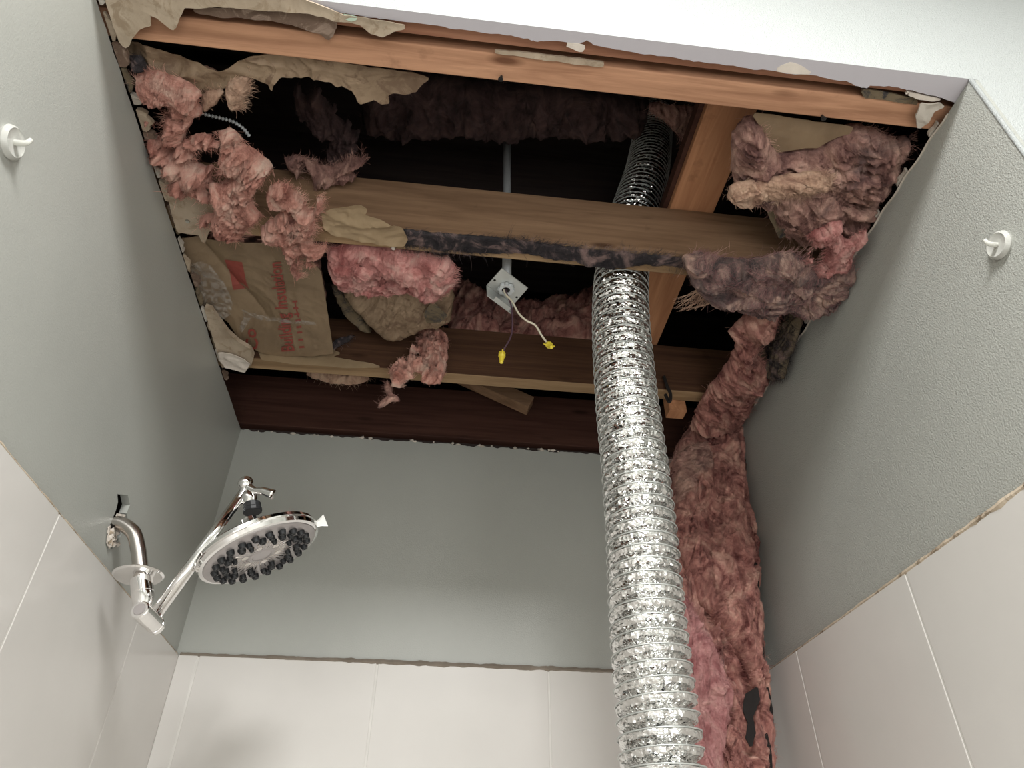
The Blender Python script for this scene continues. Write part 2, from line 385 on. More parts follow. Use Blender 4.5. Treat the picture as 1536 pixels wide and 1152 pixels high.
def fluff(name, poly, spec, T, m, parent=None, r=None, step=0.0020, rag=0.006, seed=1, freq=28, stretch=(1, 1), ang=0, back=0.4, fold=1.0, fibres=0, flen=0.02, label=None, cat=None, fm=None, part='fibre_mass', group=None, holes=0):
    p = Patch(poly, spec, step, rag, seed, holes); r = r or T*1.2
    if stretch == (1, 1): stretch = (1.7, 0.6); ang = seed*1.1
    ca, sa = math.cos(ang), math.sin(ang)
    q = np.c_[(p.uv[:, 0]*ca+p.uv[:, 1]*sa)*stretch[0], (-p.uv[:, 0]*sa+p.uv[:, 1]*ca)*stretch[1], np.zeros(len(p.uv))]*freq
    wv = np.c_[fbm(q*0.6+5, seed, 3), fbm(q*0.6+11, seed+3, 3), fbm(q*.6+31, seed+4, 2)]-0.5
    q2 = q+wv*2.6
    n1 = fbm(q2*0.7, seed+7, 4); n2 = 0.65*ridge(q2*1.1, seed+9, 5)+0.35*ridge(q2*2.7+4, seed+33, 3); n3 = ridge(q2*4.5, seed+12, 3)
    t = np.clip(p.d/r, 0, 1); dome = np.sqrt(t*(2-t))
    tr = n1*5+n2*1.2; tr = (np.floor(tr)+np.clip((tr-np.floor(tr))*3.0, 0, 1)**2)/5
    h = dome*T*(0.25+0.35*n1+0.55*tr+fold*1.5*(n2-0.42))+np.minimum(t*4, 1)*min(T, 0.03)*0.30*(n3-0.5)
    h = np.maximum(h, dome*T*0.02)
    lat = np.minimum(t*2, 1)[:, None]*(np.c_[fbm(q2*2.1+3, seed+20, 4), fbm(q2*2.1+9, seed+24, 4)]-0.5)*min(T, 0.035)*1.05*fold
    front = p.world(p.uv+lat, h)
    hb = -dome*T*back*(0.6+0.6*n1); inner = ~p.edge
    bk = p.world(p.uv[inner], hb[inner]); mp = np.arange(len(p.uv)); mp[inner] = len(p.uv)+np.arange(inner.sum())
    F = np.r_[p.F, mp[p.F][:, ::-1]]

    front = press(front); V = press(np.r_[front, bk])
    root = parent
    if root is None:
        root = empty(name, front.mean(0), label, cat or 'insulation', group)
    o = mk(part, V, F, m, root, smooth=True)
    if fibres:
        # fine strands lying along the grain of the mass, and loose ones combed out over its torn rim
        rng = np.random.RandomState(seed); ee = np.where(p.d < 0.004)[0]
        dens = 2.6e-6 if fibres >= 100 else 14e-6
        ns = int(min(13000, len(p.uv)*step*step/dens)); nr = int(min(fibres*1.3, 900)); n = ns+nr; K = 7
        j0 = np.r_[rng.randint(0, len(p.uv), ns), rng.choice(ee, nr)]
        sw = (fbm(q[j0]*0.45+40, seed+60, 2)-0.5)*5.0
        ga = (ang+(math.pi/2 if stretch[0] > stretch[1] else 0))+sw+rng.randn(n)*0.35
        ga[ns:] += rng.randn(nr)*0.8
        L = np.r_[0.005+0.015*rng.rand(ns), flen*(0.25+0.9*rng.rand(nr))]; bend = rng.randn(n)*np.r_[np.full(ns, 0.9), np.full(nr, 1.6)]
        lift = np.r_[0.0003+0.0011*rng.rand(ns)**2, np.zeros(nr)]
        uv = p.uv[j0].copy(); P_ = np.zeros((n, K, 3)); last = front[j0].copy(); lastuv = uv.copy()
        for k in range(K):
            gi = np.clip(((uv-p.lo)/step+0.5).astype(int), 0, [p.nu-1, p.nv-1]); id_ = p.mp[gi[:, 0]*p.nv+gi[:, 1]]
            on = (id_ >= 0) & (np.arange(n) < ns); base_ = last+(uv-lastuv)[:, :1]*p.eu+(uv-lastuv)[:, 1:]*p.ev
            tgt = np.where(on[:, None], front[np.maximum(id_, 0)], base_)
            hh = np.where(on, (tgt-p.c)@p.n, (base_-p.c)@p.n)
            hprev = (last-p.c)@p.n; hh = hprev*0.35+hh*0.65 if k else hh
            base_ = base_+(hh-(base_-p.c)@p.n)[:, None]*p.n
            P_[:, k] = base_+(lift*math.sin(math.pi*(k+0.6)/K))[:, None]*p.n
            last = base_; lastuv = uv.copy()
            a2 = ga+bend*k/K; uv = uv+np.c_[np.cos(a2), np.sin(a2)]*(L/(K-1))[:, None]
        P_[ns:] += (np.linspace(0, 1, K)**1.5)[None, :, None]*(rng.randn(nr, 1, 1)*p.n*0.3-np.array([0, 0, 0.2]))*L[ns:, None, None]
        D = np.gradient(P_, axis=1); wn = p.n+rng.randn(n, 1, 3)*0.5; W = np.cross(D, wn); W /= np.linalg.norm(W, axis=2, keepdims=True)+1e-12
        wd_ = (0.00011+0.00022*rng.rand(n)**2)[:, None, None]*np.array([0.5, 1, 1, 1, 1, 0.7, 0.2])[None, :, None]
        VV = press(np.concatenate([P_-W*wd_, P_+W*wd_], axis=1).reshape(-1, 3))
        b0 = (np.arange(n)*2*K)[:, None]+np.arange(K-1)[None]; FF = np.stack([b0, b0+1, b0+K+1, b0+K], 2).reshape(-1, 4)
        mk('loose_fibres', VV, FF, fm or m, root, smooth=True, kind='stuff')
    return root
def sheet(name, poly, spec, m, parent=None, thick=0.001, crinkle=0.004, freq=20, rag=0.002, step=0.0025, seed=1, hfun=None, curl=0.0, label=None, cat=None, kind=None, group=None, smooth=True):
    p = Patch(poly, spec, step, rag, seed)
    q = np.c_[p.uv, np.zeros(len(p.uv))]*freq
    q = q+(np.c_[fbm(q*0.5, seed, 2), fbm(q*0.5+7, seed+1, 2), 0*q[:, 0]]-0.5)*2
    h = crinkle*(ridge(q, seed+2, 4)-0.4)*1.6+crinkle*0.4*(fbm(q*3, seed+5, 3)-0.5)
    if curl: h = h+curl*np.exp(-np.maximum(p.d, 0)/0.008)*(fbm(q*0.8+3, seed+8, 2))
    if hfun: h = h+hfun(p)
    fr = p.world(p.uv, h); bk = p.world(p.uv, h-thick); n = len(p.uv)
    E = {}
    for f in p.F:
        for a, b in ((f[0], f[1]), (f[1], f[2]), (f[2], f[3]), (f[3], f[0])):
            if (b, a) in E: del E[(b, a)]
            else: E[(a, b)] = 1
    side = [(a, a+n, b+n, b) for a, b in E]
    F = list(map(tuple, p.F))+[tuple(x[::-1]) for x in (p.F+n)]+side
    V = press(np.r_[fr, bk])
    o = mk(name, V, F, m, parent, smooth=smooth)
    if smooth:
        e = o.modifiers.new('edges', 'EDGE_SPLIT'); e.split_angle = math.radians(50)
    tag(o, label, cat, group, kind)
    o_patch[o.name] = p
    return o
o_patch = {}
def prism(name, loop2d, holes, to3, thick_vec, m, parent=None, kind=None):
    """flat plate with holes: 2-D loops mapped by to3, extruded by thick_vec"""
    loops = [loop2d]+holes; tris = tessellate_polygon([[Vector((x, y, 0)) for x, y in L] for L in loops])
    flat = [q for L in loops for q in L]; n = len(flat); A = np.array([to3(*q) for q in flat]); B = A+np.asarray(thick_vec)
    F = [tuple(t) for t in tris]+[tuple(i+n for i in t[::-1]) for t in tris]; k = 0
    for L in loops:
        for i in range(len(L)): a = k+i; b = k+(i+1) % len(L); F.append((a, b, b+n, a+n))
        k += len(L)
    o = mk(name, np.r_[A, B], F, m, parent, kind=kind)
    import bmesh
    bm = bmesh.new(); bm.from_mesh(o.data); bmesh.ops.recalc_face_normals(bm, faces=bm.faces); bm.to_mesh(o.data); bm.free()
    return o
def ragline(a0, a1, base, amp, n, seed, fr=60):
    xs = np.linspace(a0, a1, n); q = np.c_[xs*fr, 0*xs, 0*xs]
    return [(x, base+amp*2*(v-0.5)) for x, v in zip(xs, fbm(q, seed, 5))]

# ================================================================== SETTING
XL, XR, YB, YF, H, ZF, TT = -0.517, 0.730, 1.566, 0.475, 1.0, -1.45, 0.440
# painted left wall with the ragged hole around the shower arm
holepx = [(176, 741), (192, 743), (195, 757), (190, 770), (192, 782), (186, 795), (176, 812), (168, 824), (162, 815), (161, 798), (168, 780), (174, 765), (177, 753)]
hole = [tuple(onx(x, y, XL)[1:]) for x, y in holepx]
RYW = -1.85
loop = [(RYW, ZF), (YB, ZF)]+ragline(YB, YF+0.01, H-0.002, 0.003, 160, 3)+[(YF+0.01, 1.5), (RYW, 1.5)]
wl = prism('wall_left', loop, [hole], lambda a, b: (XL, a, b), (-0.0127, 0, 0), M['sage'], kind='structure')
loop = [(YF, ZF), (YB, ZF)]+ragline(YB, YF+0.06, H-0.001, 0.0035, 160, 8)+[(YF, H-0.001)]
wr = prism('wall_right', loop, [], lambda a, b: (XR, a, b), (0.0127, 0, 0), M['sage_tex'], kind='structure')
loop = [(XL, ZF), (XR, ZF)]+ragline(XR, XL, H-0.003, 0.006, 220, 12, 80)
wb = prism('wall_back', loop, [], lambda a, b: (a, YB, b), (0, 0.0127, 0), M['sage'], kind='structure')
mk('cut_board_edge', *(lambda V, F: (V, F))(*tube_vf([(XR-0.001, y, H-0.003+0.002*math.sin(y*90)) for y in np.linspace(0.53, 1.30, 60)], 0.0022, 5)), M['gyp'], wr, kind='stuff')

# tiles: each one an object, on the three alcove walls
def tile_wall(wall, axis, joints, lo, hi, plane, sign, name='tile'):
    rows = [(TT-0.60*(i+1), TT-0.60*i) for i in range(4)]; base = None
    js = [lo]+[j for j in joints if lo < j < hi]+[hi]
    for r0, r1 in rows:
        r0 = max(r0, ZF)
        for i in range(len(js)-1):
            a = js[i]+(0.0 if i == 0 else 0.0018); b = js[i+1]-(0.0018 if i < len(js)-2 else 0.0)
            z0, z1 = r0+(0.0015 if r0 > ZF else 0), r1-0.0015 if r1 < TT else r1
            dz = random.uniform(-0.0004, 0.0004)
            f0, f1 = sorted((plane, plane+sign*(0.008+dz)))
            A, B = ((f0, a, z0), (f1, b, z1)) if axis == 'x' else ((a, f0, z0), (b, f1, z1))
            o = box(name, A, B, M['tile'], wall, bevel=0.0014)
    A, B = sorted((plane+sign*0.0002, plane+sign*0.0072))
    V, F = box_vf((A, lo, ZF), (B, hi, TT-0.002)) if axis == 'x' else box_vf((lo, A, ZF), (hi, B, TT-0.002))
    mk('grout', V, F, M['grout'], wall)
tile_wall(wl, 'x', [-0.546, -0.177, 0.192, 0.561, 0.929, 1.300], RYW, YB, XL, 1)
tile_wall(wr, 'x', [0.600, 0.971, 1.361], YF, YB, XR, -1)
tile_wall(wb, 'y', [-0.469, -0.106, 0.257, 0.620], XL+0.008, XR-0.008, YB, -1)
# ragged bedding lines along the top of the tiles
def strip(name, pts, rad, m, par, n=6, seed=0):
    pts = np.array(pts); q = pts*55
    rr = rad*(0.55+0.9*fbm(q, seed, 5)); pts = pts+np.c_[0*rr, 0*rr, rr*0.5*(fbm(q*2, seed+3, 3)-0.5)]
    V, F = tube_vf(pts, rr, n); return mk(name, V, F, m, par, smooth=False, kind='structure')
yy = np.linspace(YF+0.002, YB-0.01, 260)
strip('trim_1', [(XR-0.004, y, TT+0.0015) for y in yy], np.interp(yy, [0.5, 1.0, 1.56], [0.0075, 0.0045, 0.0022]), M['thinset'], None, 6, 4)
strip('trim_2', [(XL+0.004, y, TT+0.001) for y in yy], np.interp(yy, [0.5, 1.56], [0.0035, 0.0025]), M['thinset'], None, 6, 9)
xx = np.linspace(XL+0.01, XR-0.01, 260)
strip('trim_3', [(x, YB-0.004, TT+0.002) for x in xx], np.interp(xx, [-0.5, -0.1, 0.7], [0.0042, 0.0062, 0.0055]), M['caulk'], None, 6, 15)

# room around the shower
RX0, RX1, RY0, RZ1 = XL, 1.75, -1.85, 1.50
def loop_front():
    return [(XL, H+0.0127), (XR+0.0127, H+0.0127), (XR+0.0127, ZF), (RX1, ZF), (RX1, RZ1), (XL, RZ1)]
wf = prism('wall_front', loop_front(), [], lambda a, b: (a, YF, b), (0, 0.0127, 0), M['white'], kind='structure')
tube('corner_bead', [(XR+0.0012, YF+0.0005, ZF+0.01), (XR+0.0012, YF+0.0005, H)], 0.0032, M['white'], wf, n=8)
box('tile_edge_trim', (XR-0.0092, YF-0.003, ZF), (XR+0.0145, YF-0.0002, TT+0.002), M['white'], wf, bevel=0.001)
box('floor', (RX0, RY0, ZF-0.02), (RX1, YB, ZF), M['floor'], kind='structure')
box('wall_room_right', (RX1, RY0, ZF), (RX1+0.02, YF, RZ1), M['room'], kind='structure')
box('wall_room_back', (RX0, RY0-0.02, ZF), (RX1, RY0, RZ1), M['room'], kind='structure')
box('ceiling_room', (RX0, RY0, RZ1), (RX1, YF, RZ1+0.02), M['room'], kind='structure')

# ceiling: what is left of the board around the hole
ceil = empty('ceiling', (0, YF, H), kind='structure')
hd = [(500, 17), (520, 20), (545, 25), (578, 29), (610, 33), (656, 39), (700, 46), (760, 53), (792, 58), (802, 62), (825, 61), (850, 64), (866, 65), (880, 61), (894, 69), (930, 75), (967, 81), (1014, 87), (1040, 92), (1079, 96), (1131, 104), (1160, 106), (1186, 111), (1225, 113), (1248, 119), (1269, 122), (1287, 130), (1300, 133), (1306, 128), (1340, 130), (1360, 134), (1400, 144), (1421, 149)]
far = [tuple(onz(x, y, H)[:2]) for x, y in hd]
hl = []
rng = np.random.RandomState(5)
for i in range(len(far)-1):
    for k in range(5):
        t = k/5; hl.append((far[i][0]*(1-t)+far[i+1][0]*t, far[i][1]*(1-t)+far[i+1][1]*t+rng.uniform(-0.0009, 0.0009)))
hl = [(XL, 0.494), (-0.4, 0.491)]+hl+[(XR, 0.513)]
hbd = prism('header_board', hl+[(XR+0.0127, 0.513), (XR+0.0127, YF), (XL, YF)], [], lambda a, b: (a, b, H), (0, 0, 0.0127), M['lav'], ceil)
hbd.data.materials.append(M['white'])
for p_ in hbd.data.polygons:
    if p_.normal.y < -0.9 and p_.center.y+hbd.matrix_world.translation.y < 2 and abs(p_.normal.z) < .1 and p_.area > 0.005: p_.material_index = 1
# exposed board paper patches on the header
sheet('torn_patch', [(1160, 106), (1172, 98), (1186, 93), (1200, 97), (1222, 112), (1186, 111)], ('z', H-0.0004), M['crumb'], ceil, 0.0012, 0.0003, rag=0.0005, seed=3)
sheet('torn_patch', [(840, 63), (868, 65), (880, 69), (872, 79), (862, 75), (850, 70)], ('z', H-0.001), M['crumb'], ceil, 0.0015, 0.002, rag=0.001, seed=4)
sheet('torn_patch', [(1350, 134), (1380, 141), (1420, 150), (1402, 152), (1380, 150), (1360, 142)], ('z', H+0.003), M['crumb'], ceil, 0.004, 0.004, rag=0.001, seed=6)
# torn top-left: tan board paper, rough brown paper under it
sheet('torn_board', [(150, -25), (400, -25), (470, 2), (520, 21), (600, 33), (618, 38), (590, 46), (575, 55), (556, 50), (540, 36), (505, 30), (470, 20), (420, 16), (380, 13), (330, 9), (278, 12), (270, 25), (266, 40), (260, 45), (248, 36), (236, 26), (226, 22), (228, 37), (212, 42), (203, 52), (196, 66), (188, 71), (180, 62), (174, 45), (166, 22)],
      ('z', H-0.001), M['gyptan'], ceil, 0.002, 0.004, 16, 0.0015, seed=12, curl=0.004)
sheet('torn_board', [(280, 10), (500, 14), (507, 38), (500, 52), (493, 62), (480, 50), (468, 46), (440, 36), (400, 30), (340, 26), (300, 22)], ('z', H+0.006), M['brownpaper'], ceil, 0.002, 0.004, 24, 0.0015, seed=15)
sheet('torn_board', [(502, 19), (535, 24), (538, 28), (525, 33), (514, 27)], ('z', H-0.004), plain('mint_primer', (0.5, 0.62, 0.5), 0.7), ceil, 0.001, 0.001, seed=16)
sheet('torn_board', [(1380, 153), (1408, 152), (1416, 158), (1400, 166), (1392, 180), (1376, 196), (1374, 180), (1372, 172)], ('z', H+0.002), M['gyp'], ceil, 0.003, 0.006, 25, 0.001, seed=18, curl=0.004)
# remnants screwed to the framing on the left
d1 = sheet('torn_board', [(247, 262), (262, 268), (285, 276), (320, 292), (345, 312), (352, 335), (328, 343), (314, 346), (309, 362), (304, 364), (299, 352), (283, 350), (266, 347), (258, 320), (250, 288)], ('z', H+0.001), M['gyptan'], ceil, 0.010, 0.0015, 14, 0.001, seed=21, curl=0.003)
d2 = sheet('torn_board', [(306, 458), (318, 463), (328, 478), (342, 497), (358, 512), (376, 521), (381, 534), (377, 548), (366, 556), (352, 552), (336, 549), (326, 525), (315, 490)], ('z', H+0.000), M['gyptan'], ceil, 0.010, 0.002, 18, 0.001, seed=22, curl=0.004)
sheet('torn_board', [(328, 526), (346, 529), (366, 538), (376, 545), (368, 557), (352, 553), (338, 550), (330, 540)], ('z', H-0.004), M['crumb'], ceil, 0.002, 0.005, 30, 0.001, seed=23, curl=0.004)
for i, (x, y) in enumerate([(281, 333), (311, 335)]):
    c = onz(x, y, H-0.002); lathe('screw', c, (0, 0, 1), [(0, 0.0035), (0.002, 0.0042), (0.004, 0.002), (0.03, 0.0016)], M['screw'], ceil, 12)
# crumbled chips along the left wall line
rng = np.random.RandomState(11); y = 0.50; k = 0
while y < 1.33:
    L = rng.uniform(0.012, 0.045); wd = rng.uniform(0.006, 0.017)*(1.5 if y < 0.85 else 1); zt = H+rng.uniform(-0.001, 0.006)
    m_ = 7; lo = [(XL+0.0006, y+L*i/m_) for i in range(m_+1)]; hi = [(XL+max(0.002, wd*(math.sin(math.pi*(i+0.5)/(m_+1))**0.5)*rng.uniform(0.6, 1.1)), y+L*i/m_) for i in range(m_+1)]
    prism('board_chip', lo+hi[::-1], [], lambda a, b: (a, b, zt+0.001*math.sin(a*900)), (0, 0, rng.uniform(0.004, 0.012)), M[['gyp', 'gyptan', 'brownpaper', 'olive'][k % 4]], ceil)
    y += L+rng.uniform(0.0, 0.012); k += 1
for yy0 in np.linspace(0.55, 1.25, 9):     # chips along the right wall line
    L = rng.uniform(0.02, 0.05); lo = [(XR-0.0006, yy0+L*i/5) for i in range(6)]; hi = [(XR-rng.uniform(0.002, 0.006), yy0+L*i/5) for i in range(6)]
    prism('board_chip', lo+hi[::-1], [], lambda a, b: (a, b, H+0.002), (0, 0, 0.008), M['gyp'], ceil)
for i in range(26):                        # crumbs and paper shreds along the back wall line
    x = rng.uniform(XL+0.02, 0.35); s = rng.uniform(0.002, 0.006); c = np.array([x, YB-0.001-rng.uniform(0, 0.004), H-rng.uniform(0, 0.004)])
    V = [c+np.array(v)*s*np.array([rng.uniform(.7, 1.8), .6, rng.uniform(.5, 1.2)]) for v in ((1, 0, 0), (-1, 0, 0), (0, 1, 0), (0, -1, 0), (0.2, 0, 1), (0, 0.1, -1))]
    mk('board_crumb', V, [(0, 2, 4), (2, 1, 4), (1, 3, 4), (3, 0, 4), (2, 0, 5), (1, 2, 5), (3, 1, 5), (0, 3, 5)], M['crumb' if i % 2 else 'gyp'], ceil)

# attic shell
att = empty('ceiling_attic', (0, 1.2, 1.9), kind='structure')
AX0, AX1, AY1, AZ = -1.5, 1.8, 2.7, 2.3
for i in range(9):
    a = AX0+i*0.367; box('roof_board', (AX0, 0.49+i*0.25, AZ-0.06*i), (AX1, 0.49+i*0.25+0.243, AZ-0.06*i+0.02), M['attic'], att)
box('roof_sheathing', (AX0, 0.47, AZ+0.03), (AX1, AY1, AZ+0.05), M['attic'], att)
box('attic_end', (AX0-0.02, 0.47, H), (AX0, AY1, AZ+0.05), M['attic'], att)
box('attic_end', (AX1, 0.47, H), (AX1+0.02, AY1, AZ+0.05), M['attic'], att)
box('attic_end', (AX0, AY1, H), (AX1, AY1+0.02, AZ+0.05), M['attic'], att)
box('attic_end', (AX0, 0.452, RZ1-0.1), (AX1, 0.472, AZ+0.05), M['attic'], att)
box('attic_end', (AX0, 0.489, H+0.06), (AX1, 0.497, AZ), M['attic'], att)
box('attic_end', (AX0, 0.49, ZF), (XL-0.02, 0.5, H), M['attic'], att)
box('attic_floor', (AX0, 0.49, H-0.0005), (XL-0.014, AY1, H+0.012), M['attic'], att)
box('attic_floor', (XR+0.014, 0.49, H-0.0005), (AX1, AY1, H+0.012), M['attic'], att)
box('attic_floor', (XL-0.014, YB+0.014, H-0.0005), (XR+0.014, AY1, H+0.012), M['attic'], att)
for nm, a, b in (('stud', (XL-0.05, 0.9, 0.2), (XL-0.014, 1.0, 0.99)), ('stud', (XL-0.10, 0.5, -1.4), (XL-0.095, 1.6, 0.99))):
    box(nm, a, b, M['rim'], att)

# ================================================================== FRAMING
JB = 1.013
def lumber(name, a, b, m, label, cat='joist', group=None):
    o = box(name, a, b, m, bevel=0.002); return tag(o, label, cat, group)
XA, XB = -0.86, 1.06
plate = lumber('header_plate', (XA, 0.489, JB), (XB, 0.513, JB+0.038), M['j0'], 'narrow brown timber plate right behind the torn edge of the pale header', 'timber')
j1 = lumber('ceiling_joist', (XA, 0.527, JB), (XB, 0.568, JB+0.14), M['j1'], 'orange-brown ceiling joist nearest the front, running the full width of the hole')
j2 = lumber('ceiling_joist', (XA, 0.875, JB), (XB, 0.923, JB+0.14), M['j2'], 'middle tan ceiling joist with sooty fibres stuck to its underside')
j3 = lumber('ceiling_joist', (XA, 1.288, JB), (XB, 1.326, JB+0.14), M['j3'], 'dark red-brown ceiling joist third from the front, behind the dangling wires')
for jj, mm in ((j2, M['goldwood']), (j3, M['goldwood'])):   # undersides in cleaner wood, painted paler still for the light they catch from below
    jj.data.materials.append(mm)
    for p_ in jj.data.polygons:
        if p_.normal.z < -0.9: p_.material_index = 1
rim = lumber('rim_joist', (XA, 1.563, JB+0.004), (XB, 1.601, JB+0.16), M['rim'], 'very dark reddish timber lying over the back wall at the rear of the hole')
cr = lumber('crossing_board', (0.415, 0.55, JB+0.1415), (0.506, 1.30, JB+0.18), M['cross'], 'orange board laid flat on top across the joists, just right of the foil duct', 'board')
box('spliced_edge', (0.405, 0.57, JB+0.155), (0.4145, 1.28, JB+0.18), M['rim'], cr)
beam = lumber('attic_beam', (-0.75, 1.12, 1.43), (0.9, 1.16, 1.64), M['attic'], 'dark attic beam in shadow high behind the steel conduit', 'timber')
# scrap under the rear bay, small block
a = ony(757, 585, 1.50); b = ony(797, 603, 1.50); dv = (b-a)/np.linalg.norm(b-a); up = np.cross(dv, (0, 1, 0))
V = []
for o_ in (0, 0.038):
    for p_ in (a-dv*0.2-up*0.0, b): V += [p_+np.array([0, o_, 0])-up*0.019, p_+np.array([0, o_, 0])+up*0.019]
V = np.array(V); F = [(0, 1, 3, 2), (4, 6, 7, 5), (0, 2, 6, 4), (1, 5, 7, 3), (0, 4, 5, 1), (2, 3, 7, 6)]
tag(mk('brace', V, F, M['j2'], bevel=0.001), 'short slanted brown brace poking down behind the third joist, below the wire connectors', 'timber')
c0 = ony(1003, 618, 1.335); c1 = ony(1029, 620, 1.335)
tag(box('wood_block', (c0[0], 1.327, c0[2]), (c1[0], 1.36, JB+0.13), M['cross'], bevel=0.001), 'small square end of a light wood block right of the duct, behind the third joist', 'block')
sp = ony(1001, 585, 1.28)
V, F = tube_vf(smooth_path([ony(996, 565, 1.28), ony(1001, 580, 1.275), ony(1006, 592, 1.275), ony(1004, 603, 1.28), ony(998, 592, 1.283)], 5), 0.004, 8)
tag(mk('strap', V, F, M['dark'], smooth=True), 'small black bent strap on the third joist beside the foil duct', 'strap')
# splinters and nails in the front joist
sheet('splinter', [(735, 74), (800, 80), (870, 88), (908, 94), (904, 101), (860, 96), (790, 86), (745, 80)], ('z', JB-0.004), M['gyptan'], j1, 0.004, 0.003, 40, 0.0012, seed=31)
sheet('splinter', [(1290, 132), (1330, 138), (1375, 148), (1378, 158), (1340, 152), (1296, 146)], ('z', JB-0.001), M['olive'], j1, 0.004, 0.003, 40, 0.0012, seed=32)
for x, y in ((751, 113), (1233, 172)):
    c = onz(x, y, JB-0.001); lathe('screw', c+np.array([0, 0, -0.012]), (0.1, 0.15, 1), [(0, 0.0018), (0.001, 0.004), (0.003, 0.0035), (0.006, 0.002), (0.02, 0.0018)], M['dark'], j1, 10)
for x, y in ((590, 371),):
    c = onz(x, y, JB-0.002); lathe('screw', c+np.array([0, 0, -0.004]), (0.1, 0.15, 1), [(0, 0.0028), (0.001, 0.004), (0.003, 0.0035), (0.006, 0.002), (0.02, 0.0018)], M['crumb'], j2, 10)

# ================================================================== FOIL DUCT
dpx = [(983, 172, 1.16), (978, 210, 1.10), (971, 255, 1.05), (958, 300, 1.02), (943, 350, 1.0), (934, 402, 0.99), (931, 440, 0.985), (932, 500, 0.985), (940, 600, 0.985), (952, 700, 0.985), (962, 800, 0.985), (969, 900, 0.985), (978, 1000, 0.985), (989, 1100, 0.985), (996, 1200, 0.985), (998, 1400, 0.985)]
dp = smooth_path([ony(x, y, Y) for x, y, Y in dpx][::-1], 24)
sl = np.r_[0, np.cumsum(np.linalg.norm(np.diff(dp, axis=0), axis=1))]
PITCH = 0.0205; RAD = 0.0545; rows = 8; ncirc = 84
nrow = int(sl[-1]/PITCH*rows); ss = np.linspace(0, sl[-1], nrow)
C = np.c_[[np.interp(ss, sl, dp[:, i]) for i in range(3)]].T
T = np.gradient(C, axis=0); T /= np.linalg.norm(T, axis=1)[:, None]
a_, b_, _ = frame_of(T[0]); AA = []
for i in range(nrow):
    a_ = a_-T[i]*np.dot(a_, T[i]); a_ /= np.linalg.norm(a_); AA.append((a_.copy(), np.cross(T[i], a_)))
duct = empty('foil_duct', C[0], 'silver corrugated foil duct hanging down from the hole between the joists', 'duct')
V = []; th = np.arange(ncirc)/ncirc*2*math.pi
rs = np.random.RandomState(2)
for i in range(nrow):
    A, B = AA[i]
    ph = (ss[i]/PITCH-th/(2*math.pi)) % 1.0        # helix phase: wire at 0
    low = np.clip((1.55-ss[i])/0.5, 0.25, 1)
    prof = -0.0095*(1-np.clip(np.abs(((ph+0.10) % 1)-0.5)*2, 0, 1)**0.9)**1.3*0-0.0120*np.exp(-((((ph+0.22) % 1.0)-0.5)/0.16)**2)-0.002*np.sin(math.pi*ph)
    # foil valleys sag between the wire turns; the sag is deeper low down where the duct is less stretched
    q = np.c_[np.cos(th)*RAD, np.sin(th)*RAD, np.full(ncirc, ss[i])]
    cr_ = ((fbm(q*75, 3, 3)-0.5)*0.0105+(rs.rand(ncirc)-0.5)*0.0012)*np.abs(np.sin(math.pi*ph))**0.5
    rr = RAD+prof+cr_
    jit = (rs.rand(ncirc)-0.5)*0.0012
    for k in range(ncirc):
        V.append(C[i]+T[i]*jit[k]+rr[k]*(math.cos(th[k])*A+math.sin(th[k])*B))
F = []
for i in range(nrow-1):
    for k in range(ncirc):
        k2 = (k+1) % ncirc; a0, a1, a2, a3 = i*ncirc+k, i*ncirc+k2, (i+1)*ncirc+k2, (i+1)*ncirc+k
        F += [(a0, a1, a2), (a0, a2, a3)] if (i+k) % 2 else [(a0, a1, a3), (a1, a2, a3)]
mk('foil_skin', V, F, M['foil'], duct)
hp = []; nt_ = int(sl[-1]/PITCH); steps = nt_*40
for j in range(steps):
    sv = j/40*PITCH; i = min(int(sv/sl[-1]*(nrow-1)), nrow-1); A, B = AA[i]; an = 2*math.pi*(j % 40)/40
    c = np.array([np.interp(sv, ss, C[:, k]) for k in range(3)])
    hp.append(c+(RAD+0.0006)*(math.cos(an)*A+math.sin(an)*B))
V, F = tube_vf(hp, 0.0011, 5)
mk('wire_helix', V, F, M['zinc'], duct, smooth=True)

# ================================================================== ELECTRICAL BOX ON CONDUIT
ZP = 1.030
bx = empty('ceiling_junction_box', onz(760, 432, ZP), 'square galvanised box cover on a steel conduit, two capped wires dangling from it', 'electrical box')
c = onz(760, 433, ZP); top = np.array([c[0]-0.006, c[1]+0.004, 1.75])
tube('conduit', [c+np.array([0, 0, 0.004]), (c+top)/2, top], 0.0095, M['conduit'], bx, 18)
pc = [onz(753, 402.5, ZP), onz(792, 432.5, ZP), onz(770.5, 457, ZP), onz(730, 428, ZP)]
def plate_poly(name, pts, th, m, par, bevel=0.0006):
    pts = np.array(pts); n = np.cross(pts[1]-pts[0], pts[2]-pts[0]); n /= np.linalg.norm(n)
    if n[2] < 0: n = -n
    k = len(pts); V = np.r_[pts, pts+n*th]
    F = [tuple(range(k)), tuple(range(k, 2*k))[::-1]]+[(i, i+k, (i+1) % k+k, (i+1) % k) for i in range(k)]
    return mk(name, V, F, m, par, bevel=bevel)
plate_poly('cover_plate', pc, 0.0022, M['zinc'], bx)
dn = np.array([0, 0.004, -0.030])
fl = [pc[3], pc[2], pc[2]+dn*0.55+(pc[3]-pc[2])*0.02, pc[3]*0.25+pc[2]*0.75+dn*0.95, pc[3]+dn*0.55]
fl = [pc[3], pc[2], ony(767, 470, pc[2][1]+0.004), ony(731, 443, pc[3][1]+0.003)]
V = np.r_[np.array(fl), np.array(fl)+np.array([-0.001, 0.0018, 0])]
mk('side_flange', V, [(0, 1, 2, 3), (7, 6, 5, 4), (0, 4, 5, 1), (1, 5, 6, 2), (2, 6, 7, 3), (3, 7, 4, 0)], M['zinc'], bx)
